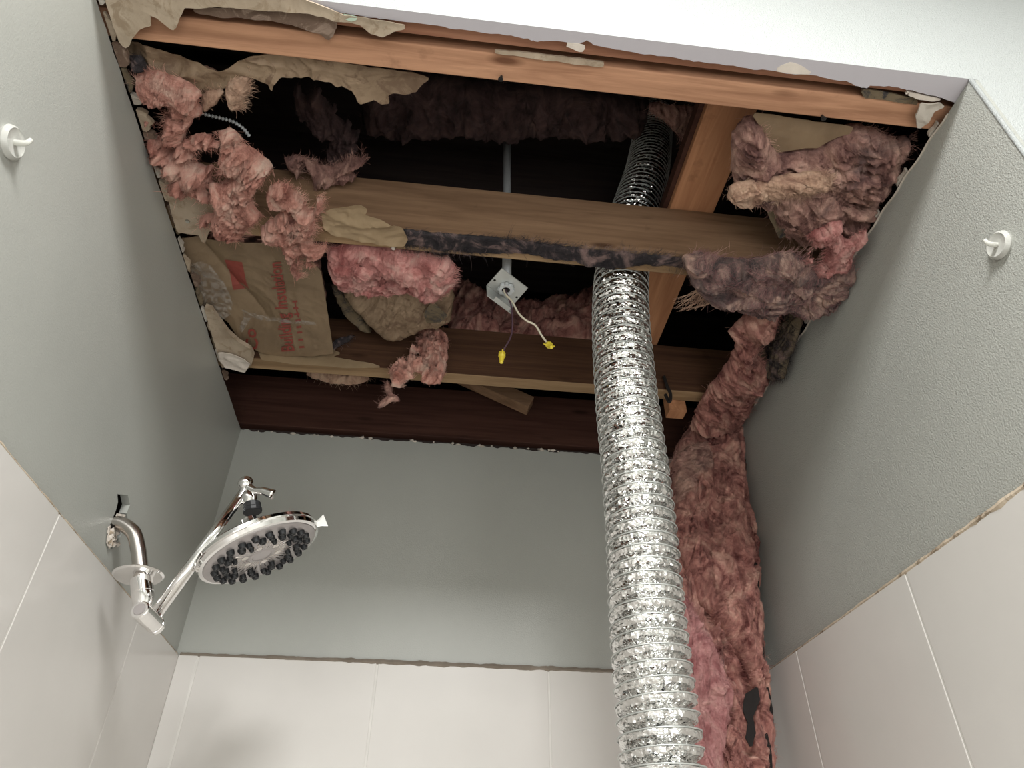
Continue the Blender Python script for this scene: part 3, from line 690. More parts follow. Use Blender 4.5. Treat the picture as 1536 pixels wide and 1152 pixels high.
e0, e1 = np.array(fl[3])*0.75+np.array(fl[2])*0.25, np.array(fl[3])*0.12+np.array(fl[2])*0.88
V = [e0, e1, e1+[0.004, -0.009, 0.001], e0+[0.004, -0.009, 0.001]]; V = np.r_[np.array(V), np.array(V)+[0, 0, 0.0018]]
mk('bottom_lip', V, [(0, 1, 2, 3), (7, 6, 5, 4), (0, 4, 5, 1), (1, 5, 6, 2), (2, 6, 7, 3), (3, 7, 4, 0)], M['zinc'], bx)
rc = onz(759, 432, ZP-0.001); prof2 = []
nn = 48; V = []; F = []
for lv, z, ro, ri in ((0, 0, 1, 0), (1, -0.007, 1, 0)):
    for k in range(nn):
        an = 2*math.pi*k/nn; r_o = 0.0155+0.0016*math.cos(8*an)
        V.append(rc+[r_o*math.cos(an), r_o*math.sin(an), z])
    for k in range(nn):
        an = 2*math.pi*k/nn; V.append(rc+[0.0085*math.cos(an), 0.0085*math.sin(an), z])
for k in range(nn):
    k2 = (k+1) % nn
    F += [(k, k2, 2*nn+k2, 2*nn+k), (nn+k, 3*nn+k, 3*nn+k2, nn+k2), (2*nn+k, 2*nn+k2, 3*nn+k2, 3*nn+k)]
mk('lock_ring', V, F, M['conduit'], bx)
lathe('conduit_mouth', rc+[0, 0, -0.0045], (0, 0, 1), [(0, 0.0086), (0.003, 0.0086)], M['dark'], bx, 20)
for x, y in ((742, 420.5), (775, 446)):
    lathe('screw_hole', onz(x, y, ZP-0.0004), (0, 0, 1), [(0, 0.0026), (0.0008, 0.0026)], M['dark'], bx, 14)
lathe('ground_screw', ony(759, 452, pc[2][1]-0.004), (0.3, -0.6, -0.6), [(0, 0.005), (0.003, 0.0052), (0.004, 0.004), (0.0045, 0.002)], M['green'], bx, 12)
Yw = c[1]-0.01
def wire(pts, r, m, nut_px, nut_len, ndir):
    P = smooth_path([ony(x, y, Y) for x, y, Y in pts], 8)
    wv = tube('wire', P, r, m, bx, 8)
    wv['label'] = 'cream wire' if m == M['wirew'] else 'dark purple wire'
    base = P[-1]; d = np.array(ndir, float); d /= np.linalg.norm(d)
    nu = lathe('wire_connector', base-d*0.003, d, [(0, 0.0052), (0.001, 0.0066), (0.009, 0.0068), (0.011, 0.0052), (0.022, 0.0038), (0.0255, 0.0034), (0.027, 0.002)], M['yellow'], wv, 14)
    nu['label'] = 'yellow twist-on wire connector'
    a, b, _ = frame_of(d)
    for s in (-1, 1):   # wings
        V = [base+d*0.000+s*a*0.006, base+d*0.011+s*a*0.0055, base+d*0.007+s*a*0.0105, base-d*0.001+s*a*0.011]
        V = np.r_[np.array(V)-b*0.0012, np.array(V)+b*0.0012]
        mk('wing', V, [(0, 1, 2, 3), (7, 6, 5, 4), (0, 4, 5, 1), (1, 5, 6, 2), (2, 6, 7, 3), (3, 7, 4, 0)], M['yellow'], wv)
wire([(757, 430, Yw+0.01), (762, 445, Yw), (767, 460, Yw), (768.5, 480, Yw), (768, 497, Yw), (764, 510, Yw), (757, 522, Yw), (753, 531, Yw)], 0.0016, M['wirep'], None, 0, (-0.05, -0.1, -1))
wire([(755, 430, Yw+0.012), (758, 441, Yw), (768, 452, Yw-0.004), (778, 470, Yw-0.006), (790, 481, Yw-0.006), (803, 488, Yw-0.006), (813, 504, Yw-0.006), (823, 517, Yw-0.006)], 0.0020, M['wirew'], None, 0, (0.12, -0.62, -0.8))

# thin armoured cable by the left clump
P = smooth_path([onz(x, y, 1.09) for x, y in ((270, 158), (306, 171), (330, 177), (348, 182), (364, 192), (374, 204))], 30)
L = np.r_[0, np.cumsum(np.linalg.norm(np.diff(P, axis=0), axis=1))]
V, F = tube_vf(P, 0.0026+0.0009*np.sin(L/0.0056*2*math.pi), 10)
tag(mk('flexible_conduit', V, F, M['conduit'], smooth=True), 'thin ribbed metal cable crossing the dark gap behind the upper left insulation', 'cable')

# ================================================================== SHOWER
Ys = 1.10
sh = empty('shower_head_assembly', ony(175, 785, 1.10), 'chrome shower arm with loose flange, extension rod and round rain head on the left wall', 'shower head')
P = smooth_path([(XL-0.05, 1.105, 0.515), (XL-0.005, 1.104, 0.512), ony(183, 786, 1.102), ony(200, 799, 1.10), ony(207, 822, 1.10), ony(210, 845, 1.10), ony(213, 880, 1.10)], 10)
tube('shower_arm', P, 0.0112, M['oldchrome'], sh, 24)
axd = ony(216, 905, Ys)-ony(211, 850, Ys); axd /= np.linalg.norm(axd)
fc = ony(208, 862, Ys); ta = np.array([-0.10, 0.05, 1.0])
lathe('wall_flange', fc-ta*0.004, ta, [(0, 0.017), (0.0002, 0.034), (0.003, 0.0365), (0.0045, 0.035), (0.008, 0.024), (0.011, 0.013)], M['chrome'], sh, 48)
lathe('coupling', ony(212, 868, Ys), axd, [(0, 0.0145), (0.001, 0.0158), (0.024, 0.0158), (0.025, 0.0150), (0.0265, 0.0150), (0.027, 0.0156), (0.040, 0.0150), (0.048, 0.011)], M['chrome'], sh, 36)
t1 = ony(209, 914, Ys-0.045); t2 = ony(235, 940, Ys+0.012); td = (t2-t1)/np.linalg.norm(t2-t1)
lt = np.linalg.norm(t2-t1)
lathe('pivot_joint', t1, td, [(0, 0.006), (0.0, 0.0118), (0.0015, 0.0132), (lt*0.55, 0.0132), (lt*0.56, 0.0125), (lt*0.86, 0.0125), (lt*0.87, 0.0135), (lt, 0.0128), (lt+0.002, 0.010)], M['chrome'], sh, 36)
lathe('pivot_cap', t1-td*0.0012, td, [(0, 0.0082), (0.001, 0.0088), (0.003, 0.0088)], M['satin'], sh, 28)
r0 = ony(232, 923, Ys+0.002); r1 = ony(371, 733, Ys)
tube('extension_rod', [r0, r0*0.5+r1*0.5, r1], [0.0098, 0.0096, 0.0094], M['chrome'], sh, 24)
kc = ony(369, 724, Ys)
lathe('knob', kc-np.array([0, 0, 0.014]), (0, 0, 1), [(0, 0.006), (0.004, 0.0105), (0.010, 0.0125), (0.017, 0.012), (0.022, 0.009), (0.025, 0.004)], M['chrome'], sh, 28)
P = smooth_path([ony(373, 732, Ys-0.003), ony(383, 736, Ys-0.008), ony(395, 737, Ys-0.012), ony(410, 742, Ys-0.016)], 6)
tube('wing_handle', P, np.interp(np.linspace(0, 1, len(P)), [0, .35, .8, 1], [0.008, 0.0055, 0.0075, 0.0085]), M['chrome'], sh, 16)
hcen = ony(391, 829, Ys+0.004)
view = hcen/np.linalg.norm(hcen)
cx, cy = R[0], R[1]
Mj = 178*cx+73*cy; Mj -= view*np.dot(Mj, view); Mj /= np.linalg.norm(Mj)
mn = np.cross(Mj, view); mn /= np.linalg.norm(mn)
if mn@cy > 0: mn = -mn
ct = 0.38; nf = -view*ct+mn*math.sqrt(1-ct*ct); mp2 = np.cross(nf, Mj)
nu0 = ony(378, 757, Ys); upv = -nf
neck = ony(378, 768, Ys)
lathe('ball_neck', nu0+np.array([-0.001, 0, -0.002]), (kc-nu0), [(0, 0.009), (0.008, 0.0125), (0.016, 0.0135), (0.024, 0.011), (0.03, 0.007)], M['chrome'], sh, 28)
nx = (nu0-hcen); nx /= np.linalg.norm(nx)
lathe('swivel_nut', ony(379, 769, Ys), (nu0-ony(379, 769, Ys)), [(0, 0.0135), (0.001, 0.0152), (0.006, 0.0152), (0.008, 0.0142), (0.016, 0.0142), (0.0175, 0.0128)], M['black'], sh, 12, smooth=False)
RH = 0.0955
hb = lathe('head_body', hcen, upv, [(-0.001, RH-0.004), (0.000, RH-0.001), (0.006, RH+0.0005), (0.0085, RH-0.001), (0.0095, RH+0.001), (0.015, RH), (0.018, RH-0.004), (0.021, RH*0.75), (0.025, RH*0.45), (0.031, 0.034), (0.037, 0.031), (0.043, 0.022), (0.050, 0.016), (0.062, 0.013)], M['chrome'], sh, 72)
lathe('face_plate', hcen+nf*0.0008, nf, [(0, RH-0.006), (0.0015, RH-0.007), (0.004, RH*0.83), (0.004, 0.0)], M['satin'], hb, 64)
def face_pt(r, a, h=0.0): return hcen+nf*(0.0048+h)+r*(math.cos(a)*Mj+math.sin(a)*mp2)
def nozzle(r, a, rr=0.0055, hh=0.007):
    lathe('nozzle', face_pt(r, a), nf, [(0, rr*1.15), (hh*0.5, rr*1.05), (hh, rr*0.8), (hh, rr*0.45), (hh-0.001, rr*0.3)], M['black'], hb, 10)
for k in range(22): nozzle(RH*0.76, 2*math.pi*(k+0.5)/22)
for k in range(22):
    if k % 2: nozzle(RH*0.60, 2*math.pi*k/22, 0.0058)
    else: nozzle(RH*0.64, 2*math.pi*(k+0.2)/22, 0.0045)
for k in range(8): nozzle(RH*0.48, 2*math.pi*(k+0.3)/8, 0.004)
for k in range(36):
    a = 2*math.pi*k/36; V, F = tube_vf([face_pt(RH*0.22, a, -0.0006), face_pt(RH*0.50, a, -0.0006)], [0.0010, 0.0016], 5); mk('face_rib', V, F, M['oldchrome'], hb, smooth=True)
lathe('face_badge', face_pt(0, 0, -0.0008), nf, [(0, RH*0.2), (0.001, RH*0.2), (0.0018, RH*0.16), (0.001, RH*0.15)], M['satin'], hb, 32)
for k in range(6):
    a = 2*math.pi*(k+0.5)/6; lathe('spray_port', face_pt(RH*0.29, a, -0.0006), nf, [(0, 0.005), (0.001, 0.005), (0.001, 0.004)], M['oldchrome'], hb, 14)
lv = hcen+Mj*(RH-0.002)+upv*0.008
P = np.array([lv, lv+Mj*0.008, lv+Mj*0.018]); wdt = [0.003, 0.004, 0.008]; V = []
for p_, wv_ in zip(P, wdt): V += [p_+mn*wv_*0.8-upv*wv_*0.4, p_-mn*wv_*0.8+upv*wv_*0.4-upv*0, p_-mn*wv_*0.8+upv*(wv_*0.4+0.003), p_+mn*wv_*0.8+upv*(0.003-wv_*0.4)]
F = []
for i in range(2):
    for k in range(4): k2 = (k+1) % 4; F.append((i*4+k, i*4+k2, (i+1)*4+k2, (i+1)*4+k))
F += [(3, 2, 1, 0), (8, 9, 10, 11)]
mk('spray_lever', V, F, M['chrome'], hb, bevel=0.0008)
fluff('insulation_tuft', [(412, 776), (418, 771), (427, 772), (432, 769), (437, 774), (428, 778)], ('y', Ys+0.035), 0.006, M['dusty'], step=0.0012, rag=0.001, seed=91, freq=120, fibres=25, flen=0.006, label='tiny dusty tuft of fibre lying on top of the chrome shower head', cat='insulation')
# plaster crumbs round the arm hole
hr = empty('broken_plaster', onx(170, 800, XL+0.002), 'crumbled plaster and tape around the shower arm where it enters the wall', 'plaster')
sheet('flake', [(176, 770), (184, 772), (183, 784), (176, 800), (171, 812), (167, 805), (170, 788)], ('x', XL+0.003), M['gyp'], hr, 0.002, 0.006, 60, 0.001, 0.0012, 51)
sheet('flake', [(162, 790), (167, 788), (165, 803), (168, 818), (164, 824), (160, 815)], ('x', XL+0.002), M['crumb'], hr, 0.002, 0.004, 60, 0.001, 0.0012, 52)
for i in range(14):
    rng2 = np.random.RandomState(60+i); p_ = onx(rng2.uniform(163, 178), rng2.uniform(795, 820), XL+0.003); s = rng2.uniform(0.003, 0.007)
    V = [p_+np.array(v)*s for v in ((.8, 0, 0), (-.6, 0, 0), (0, 1, 0), (0, -1, 0), (0.2, 0, 1), (0, 0.1, -1))]
    mk('crumb', V, [(0, 2, 4), (2, 1, 4), (1, 3, 4), (3, 0, 4), (2, 0, 5), (1, 2, 5), (3, 1, 5), (0, 3, 5)], M['crumb' if i % 3 else 'gyptan'], hr)

# ================================================================== HOOKS ON THE WALLS
def hook(px, py, X, side, label):
    c = onx(px, py, X); nrm = (1, 0, 0) if side > 0 else (-1, 0, 0); nrm = np.array(nrm, float)
    h = empty('wall_hook', c, label, 'hook')
    lathe('disc', c, nrm, [(0, 0.019), (0.003, 0.020), (0.007, 0.0185), (0.0085, 0.0165), (0.0075, 0.0145), (0.0065, 0.004)], M['clear'], h, 36)
    P = smooth_path([c+nrm*0.006, c+nrm*0.014, c+nrm*0.019+[0, 0, 0.002], c+nrm*0.021+[0, 0, 0.008]], 5)
    tube('prong', P, np.linspace(0.0038, 0.0028, len(P)), M['clear'], h, 12)
hook(13, 213, XL, 1, 'clear plastic stick-on hook on the left painted wall')
hook(1502, 368, XR, -1, 'clear plastic round hook on the right painted wall')

# ================================================================== INSULATION
# A. kraft facing hanging behind the front joist, upper left
a = fluff('insulation_batt', [(205, 68), (258, 84), (300, 97), (335, 106), (375, 88), (440, 87), (520, 99), (600, 110), (590, 128), (560, 135), (535, 125), (505, 112), (440, 100), (410, 105), (370, 95), (330, 118), (300, 118), (262, 106), (215, 92)], ('z', 1.062), 0.02, M['tanfib'], seed=101, fibres=0, label='batt with brown kraft facing folded behind the front joist, upper left of the hole', part='fibre_mass')
sheet('kraft_facing', [(193, 58), (222, 63), (255, 78), (285, 88), (310, 95), (330, 101), (345, 98), (360, 88), (376, 79), (410, 77), (450, 80), (520, 92), (580, 102), (646, 110), (634, 122), (624, 134), (606, 142), (590, 138), (582, 143), (584, 153), (572, 156), (561, 149), (548, 153), (538, 155), (534, 146), (528, 134), (515, 128), (506, 128), (496, 121), (484, 118), (470, 112), (440, 113), (424, 112), (412, 122), (408, 136), (403, 122), (385, 113), (366, 108), (350, 116), (338, 130), (322, 138), (312, 150), (309, 168), (303, 164), (305, 148), (300, 132), (285, 122), (268, 120), (250, 108), (232, 107), (214, 108), (200, 98), (190, 78)],
      ('z', 1.035), M['kraft2'], a, 0.0015, 0.014, 17, 0.002, seed=102, curl=0.006)
fluff('layer', [(340, 128), (350, 118), (362, 110), (374, 112), (372, 128), (368, 145), (360, 162), (345, 158), (338, 145)], ('z', 1.028), 0.018, M['tanfib'], parent=a, seed=103, fibres=120, flen=0.012, part='frayed_edge')
fluff('layer', [(304, 140), (320, 134), (336, 130), (335, 142), (326, 156), (316, 160), (307, 170), (303, 160)], ('z', 1.025), 0.012, M['tanfib'], parent=a, seed=104, fibres=40, flen=0.01, part='frayed_edge')
fluff('insulation_clump', [(192, 82), (212, 84), (222, 96), (220, 106), (204, 108), (194, 98)], ('z', 1.02), 0.02, M['grey'], seed=105, fibres=80, flen=0.01, label='small sooty grey tuft against the left wall below the front joist')
# B. left pink masses
fluff('insulation_clump', [(206, 108), (220, 107), (238, 105), (252, 112), (272, 118), (290, 126), (303, 138), (304, 152), (300, 172), (290, 176), (284, 190), (276, 212), (268, 236), (250, 232), (234, 214), (220, 190), (207, 168), (203, 150), (212, 140)], ('z', 1.02), 0.036, M['pink'], seed=111, holes=(0.62, 26), fibres=420, freq=34, label='pink torn insulation clump highest on the left, under the kraft fold')
fluff('insulation_clump', [(213, 172), (226, 178), (245, 196), (262, 214), (284, 206), (302, 196), (320, 196), (345, 190), (356, 198), (360, 212), (378, 222), (396, 234), (410, 246), (412, 254), (398, 258), (388, 268), (370, 272), (344, 280), (318, 278), (300, 282), (284, 272), (262, 262), (244, 246), (230, 226), (220, 200)], ('z', 1.012), 0.045, M['pink'], seed=112, holes=(0.66, 24), fibres=520, freq=30, label='largest pink torn insulation clump beside the left wall')
fluff('insulation_clump', [(262, 262), (290, 270), (330, 276), (372, 262), (402, 254), (398, 270), (386, 280), (378, 296), (384, 312), (396, 328), (388, 334), (376, 330), (372, 342), (356, 352), (340, 350), (322, 340), (306, 334), (296, 328), (318, 320), (328, 312), (312, 300), (296, 288), (272, 286), (252, 280)], ('z', 0.992), 0.032, M['pink'], seed=113, holes=(0.62, 30), fibres=520, freq=40, label='shredded pink insulation lump covering the tan board remnant at left')
fluff('insulation_clump', [(398, 290), (412, 276), (422, 272), (434, 278), (440, 288), (458, 284), (474, 290), (486, 300), (482, 314), (470, 324), (474, 338), (458, 352), (470, 366), (490, 368), (494, 374), (478, 380), (466, 390), (470, 402), (458, 404), (450, 420), (444, 412), (436, 396), (430, 380), (420, 366), (402, 356), (388, 350), (392, 338), (412, 326), (424, 314), (416, 304), (402, 304)], ('z', 0.992), 0.028, M['pink'], seed=114, holes=(0.62, 32), fibres=520, freq=44, label='ragged pink insulation tail dangling over the printed kraft batt')
fluff('insulation_clump', [(426, 238), (440, 232), (458, 238), (478, 246), (498, 250), (520, 238), (532, 222), (546, 228), (544, 262), (520, 270), (490, 272), (470, 288), (452, 268), (436, 252)], ('z', 1.13), 0.03, M['mauve'], seed=115, holes=(0.6,30), fibres=200, freq=30, label='shadowed mauve insulation tuft over the left end of the middle joist')
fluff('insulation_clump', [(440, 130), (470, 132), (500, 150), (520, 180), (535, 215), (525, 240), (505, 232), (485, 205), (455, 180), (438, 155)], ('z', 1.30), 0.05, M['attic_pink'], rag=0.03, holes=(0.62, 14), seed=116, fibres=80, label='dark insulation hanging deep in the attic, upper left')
# C. kraft-faced batt with red print
def foldh(p):
    A = onplane(300, 352, p.P)-p.c; B = onplane(412, 482, p.P)-p.c
    a2 = np.array([A@p.eu, A@p.ev]); b2 = np.array([B@p.eu, B@p.ev]); d = (b2-a2)/np.linalg.norm(b2-a2)
    s = (p.uv-a2)@np.array([-d[1], d[0]]); t = (p.uv-a2)@d/np.linalg.norm(b2-a2)
    ridge2 = onplane(480, 420, p.P)-p.c; sg = np.sign((np.array([ridge2@p.eu, ridge2@p.ev])-a2)@np.array([-d[1], d[0]]))
    s = s*sg
    h = np.where(s > 0, 0.016*(1-np.exp(-s/0.018)), 0.014*(1-np.exp(s/0.03)))
    k = np.clip((t-0.80)/0.22, 0, 1); k = k*k*(3-2*k); h = h*(1-k)+0.014*k
    return h
KP = [(272, 352), (300, 352), (340, 354), (400, 356), (440, 366), (468, 380), (484, 398), (489, 430), (494, 470), (502, 522), (470, 527), (430, 527), (398, 524), (376, 514), (358, 498), (345, 478), (330, 465), (308, 458), (298, 430), (286, 395)]
bt = fluff('insulation_batt', [(276, 358), (340, 360), (440, 372), (478, 398), (486, 450), (494, 515), (430, 520), (380, 508), (340, 470), (305, 450), (290, 400)], ('z', 1.062), 0.006, M['mauve'], fold=0.5, back=10, r=0.02, seed=120, label='kraft-faced batt with red printed lettering between the middle and third joists, far left')
ks = sheet('kraft_facing', KP, ('z', 1.036), M['kraft'], bt, 0.001, 0.005, 12, 0.001, 0.0025, 121, hfun=foldh)
kp = o_patch[ks.name]
def kraft_pt(px, py, lift=0.0022):
    """point on the printed facing (nearest mesh height) for flat print"""
    P = onplane(px, py, kp.P); r_ = None
    uv = np.array([(P-kp.c)@kp.eu, (P-kp.c)@kp.ev]); j = ((kp.uv-uv)**2).sum(1).argmin()
    base = np.array([v.co for v in (ks.data.vertices[j],)])[0]+np.array(wpos(bt))
    h = (base-kp.c)@kp.n
    P3 = P+kp.n*(h+lift); return P3
def printed(text, O, S_, T_, par):
    """text laid on the kraft: O = start of baseline, S_ = px vector over the whole line, T_ = px vector for the cap height"""
    cu = bpy.data.curves.new('t', 'FONT'); cu.body = text; cu.size = 1.0; cu.offset = 0.018; cu.resolution_u = 2
    to = bpy.data.objects.new('t', cu); COL.objects.link(to); bpy.context.view_layer.update()
    dg = bpy.context.evaluated_depsgraph_get(); me = bpy.data.meshes.new_from_object(to.evaluated_get(dg))
    V = np.array([v.co[:] for v in me.vertices]); F = [tuple(p.vertices) for p in me.polygons]
    bpy.data.objects.remove(to); bpy.data.curves.remove(cu); bpy.data.meshes.remove(me)
    wd = V[:, 0].max(); ht = 0.7
    W = [kraft_pt(O[0]+S_[0]*v[0]/wd+T_[0]*v[1]/ht, O[1]+S_[1]*v[0]/wd+T_[1]*v[1]/ht) for v in V]
    mk('printed_text', W, F, M['red'], par)
printed('Building Insulation', (444, 518), (-20, -136), (-19, 2), bt)
printed('Co', (391, 517), (-6, -32), (-18, 2), bt)
# ruled lines and solid print block (no legible words survive)
def quad_strip(px, par, n=12):
    (a, b, c_, d) = [np.array(q, float) for q in px]; V = []; F = []
    for i in range(n+1):
        for j in range(n+1):
            s, t = i/n, j/n; q = (a*(1-s)+b*s)*(1-t)+(d*(1-s)+c_*s)*t; V.append(kraft_pt(q[0], q[1], 0.0007))
    for i in range(n):
        for j in range(n): F.append((i*(n+1)+j, (i+1)*(n+1)+j, (i+1)*(n+1)+j+1, i*(n+1)+j+1))
    mk('printed_block', V, F, M['red'], par)
quad_strip([(339, 383), (366, 385), (376, 432), (352, 430)], bt)
quad_strip([(449, 468), (451, 468), (446, 442), (444, 442)], bt, 4)
for y0 in range(8):
    yb = 514-y0*11 if y0 < 3 else 514-y0*10
    quad_strip([(451+(-0.14)*(514-yb), yb), (459-0.14*(514-yb), yb-1), (458-0.14*(514-yb), yb-4), (451-0.14*(514-yb), yb-3)], bt, 2)
sheet('plastic_film', [(284, 392), (305, 392), (322, 404), (340, 428), (350, 452), (346, 472), (332, 478), (318, 468), (302, 455), (292, 425)], ('z', 1.012), M['film'], bt, 0.0006, 0.008, 22, 0.001, seed=125)
sheet('plastic_film', [(362, 464), (380, 468), (400, 474), (430, 478), (476, 482), (474, 486), (430, 484), (398, 480), (378, 476), (362, 500), (358, 492), (366, 476)], ('z', 1.016), M['film'], bt, 0.0006, 0.006, 40, 0.001, seed=126)
# D. paper wrapped on the middle joist
sheet('kraft_scrap', [(482, 316), (500, 312), (540, 306), (552, 314), (548, 322), (578, 332), (604, 342), (612, 358), (606, 368), (570, 364), (530, 358), (498, 352), (486, 340)], ('z', 1.002), M['goldkraft'], None, 0.001, 0.007, 25, 0.0015, seed=130, curl=0.005, label='tan kraft scrap folded on the left end of the middle joist', cat='paper')
# E. sooty fibres along the middle joist
fluff('insulation_strip', [(572, 338), (600, 342), (650, 348), (700, 352), (760, 358), (830, 367), (900, 375), (960, 380), (1024, 386), (1034, 402), (1000, 398), (960, 396), (930, 402), (880, 399), (860, 390), (830, 388), (790, 380), (750, 380), (700, 376), (660, 374), (625, 366), (606, 366), (596, 352)], ('z', 1.0125), 0.006, M['grey'], r=0.005, step=0.002, seed=135, freq=30, stretch=(1.4, 0.4), back=0.05, fold=0.8, fibres=700, flen=0.03, label='sooty grey fibre film stuck along the underside of the middle joist', rag=0.004)
# F. bright pink batt end and its kraft
g = fluff('insulation_batt', [(490, 376), (505, 370), (540, 368), (590, 374), (640, 386), (672, 390), (681, 400), (682, 418), (676, 430), (660, 438), (645, 444), (632, 440), (610, 432), (575, 432), (540, 432), (515, 428), (500, 414), (492, 396)], ('z', 1.02), 0.032, M['hotpink'], seed=140, freq=26, stretch=(1.3, 0.6), fibres=260, flen=0.014, back=1.2, label='bright pink batt end with brown torn kraft below it, left of the junction box')
fluff('layer', [(520, 428), (545, 430), (600, 428), (640, 440), (662, 436), (678, 428), (682, 445), (676, 480), (655, 492), (640, 488), (622, 498), (600, 506), (580, 504), (562, 492), (545, 476), (528, 455), (515, 440)], ('z', 1.048), 0.022, M['kraft2'], parent=g, seed=141, freq=14, fold=0.5, part='kraft_facing', rag=0.003)
sheet('kraft_flap', [(636, 470), (648, 450), (672, 474), (660, 484), (640, 484)], ('z', 1.012), M['olive'], g, 0.001, 0.003, 20, 0.001, seed=142)
fluff('layer', [(512, 436), (528, 452), (548, 482), (560, 496), (540, 492), (516, 470), (500, 440), (494, 420)], ('z', 1.075), 0.012, M['olive'], parent=g, seed=145, freq=20, part='kraft_flap')
fluff('insulation_clump', [(632, 492), (642, 482), (664, 479), (671, 482), (672, 520), (669, 552), (662, 576), (640, 576), (620, 568), (606, 572), (600, 582), (588, 580), (583, 560), (590, 548), (604, 540), (608, 524), (616, 512), (634, 508)], ('y', 1.262), 0.026, M['pink'], seed=143, holes=(0.66,34), freq=40, fibres=420, flen=0.012, label='pale pink crumpled clump hanging against the third joist', fm=M['pink'])
fluff('insulation_tuft', [(580, 568), (588, 580), (590, 592), (598, 596), (602, 602), (588, 602), (576, 610), (566, 614), (570, 602), (580, 594), (576, 580)], ('y', 1.30), 0.008, M['mauve'], seed=144, freq=60, fibres=50, flen=0.01, step=0.0018, rag=0.002, label='small mauve shred dangling below the third joist')
sheet('kraft_scrap', [(386, 524), (430, 528), (498, 524), (512, 530), (500, 535), (560, 546), (575, 552), (520, 552), (440, 546), (392, 540)], ('y', 1.285), M['goldkraft'], None, 0.001, 0.002, 20, 0.001, seed=146, label='tan kraft lip stapled on the left half of the third joist', cat='paper')
fluff('insulation_tuft', [(496, 518), (505, 508), (520, 506), (534, 502), (524, 512), (512, 518), (500, 526)], ('y', 1.27), 0.007, M['grey'], seed=147, freq=60, fibres=30, flen=0.01, step=0.0018, rag=0.002, label='small grey wisp at the right foot of the printed batt')
# G. attic depth
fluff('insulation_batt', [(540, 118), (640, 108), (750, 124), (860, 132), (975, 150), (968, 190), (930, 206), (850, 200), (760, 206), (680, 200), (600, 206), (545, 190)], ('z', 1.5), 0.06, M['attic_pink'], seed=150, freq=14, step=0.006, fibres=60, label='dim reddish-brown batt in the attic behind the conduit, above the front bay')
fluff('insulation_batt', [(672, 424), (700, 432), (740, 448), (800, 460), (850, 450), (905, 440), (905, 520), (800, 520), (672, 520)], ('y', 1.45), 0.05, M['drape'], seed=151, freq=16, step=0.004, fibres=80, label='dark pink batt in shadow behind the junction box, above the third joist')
fluff('insulation_tuft', [(455, 560), (480, 558), (520, 562), (560, 566), (545, 574), (520, 578), (490, 574), (470, 568)], ('y', 1.46), 0.03, M['tanfib'], seed=152, fibres=50, label='small dim tuft showing under the left half of the third joist')
fluff('insulation_clump', [(972, 150), (1000, 156), (1048, 160), (1044, 178), (1034, 192), (1030, 215), (1018, 205), (1008, 190), (992, 178), (978, 165)], ('z', 1.33), 0.035, M['mauve'], seed=153, fibres=140, label='mauve tuft wedged between the top of the duct and the crossing board')
# H. right-hand masses
r1_ = fluff('insulation_clump', [(1098, 206), (1108, 190), (1128, 174), (1142, 190), (1152, 206), (1168, 226), (1200, 224), (1228, 220), (1244, 208), (1262, 194), (1290, 190), (1310, 196), (1330, 206), (1350, 214), (1372, 196), (1356, 230), (1338, 254), (1326, 278), (1310, 306), (1296, 330), (1284, 350), (1262, 352), (1240, 346), (1214, 350), (1190, 352), (1170, 346), (1160, 322), (1146, 300), (1122, 290), (1100, 272), (1095, 240)], ('z', 1.048), 0.048, M['mauve'], r=0.04, seed=160, freq=22, fibres=700, flen=0.022, back=0.8, label='big mauve insulation mass filling the upper right corner of the hole')
sheet('kraft_facing', [(1126, 168), (1160, 172), (1210, 180), (1280, 190), (1276, 200), (1258, 206), (1240, 214), (1228, 222), (1205, 222), (1188, 226), (1166, 230), (1154, 212), (1144, 196)], ('z', 1.035), M['kraft'], r1_, 0.001, 0.004, 12, 0.001, seed=161)
fluff('layer', [(1090, 294), (1094, 280), (1104, 274), (1135, 270), (1170, 264), (1205, 258), (1236, 258), (1246, 268), (1240, 282), (1205, 288), (1165, 294), (1140, 300), (1122, 308), (1106, 306)], ('z', 0.992), 0.020, M['tanfib'], parent=r1_, seed=162, freq=30, stretch=(1.5, 0.6), fibres=380, flen=0.014, part='torn_edge', back=0.8)
sheet('kraft_flap', [(1142, 302), (1190, 296), (1232, 288), (1250, 310), (1246, 344), (1216, 352), (1186, 350), (1168, 358), (1160, 336), (1150, 318)], ('z', 1.018), M['olive'], r1_, 0.001, 0.010, 14, 0.002, seed=163)
fluff('layer', [(1170, 300), (1210, 288), (1250, 290), (1268, 312), (1262, 342), (1230, 350), (1196, 344), (1178, 322)], ('z', 1.006), 0.022, M['mauve'], parent=r1_, seed=168, freq=26, fibres=160, part='torn_edge')
fluff('insulation_clump', [(1212, 352), (1226, 340), (1244, 334), (1262, 330), (1266, 336), (1256, 344), (1266, 356), (1276, 358), (1290, 346), (1298, 342), (1302, 352), (1292, 362), (1280, 374), (1276, 392), (1270, 402), (1258, 402), (1240, 414), (1226, 424), (1216, 422), (1222, 404), (1238, 388), (1244, 372), (1236, 362), (1228, 370), (1220, 392), (1212, 394), (1218, 372), (1224, 358)], ('z', 0.972), 0.020, M['hotpink'], seed=164, holes=(0.62, 40), freq=50, fibres=320, flen=0.012, step=0.002, rag=0.003, label='salmon-pink curled tuft hanging by the right wall')
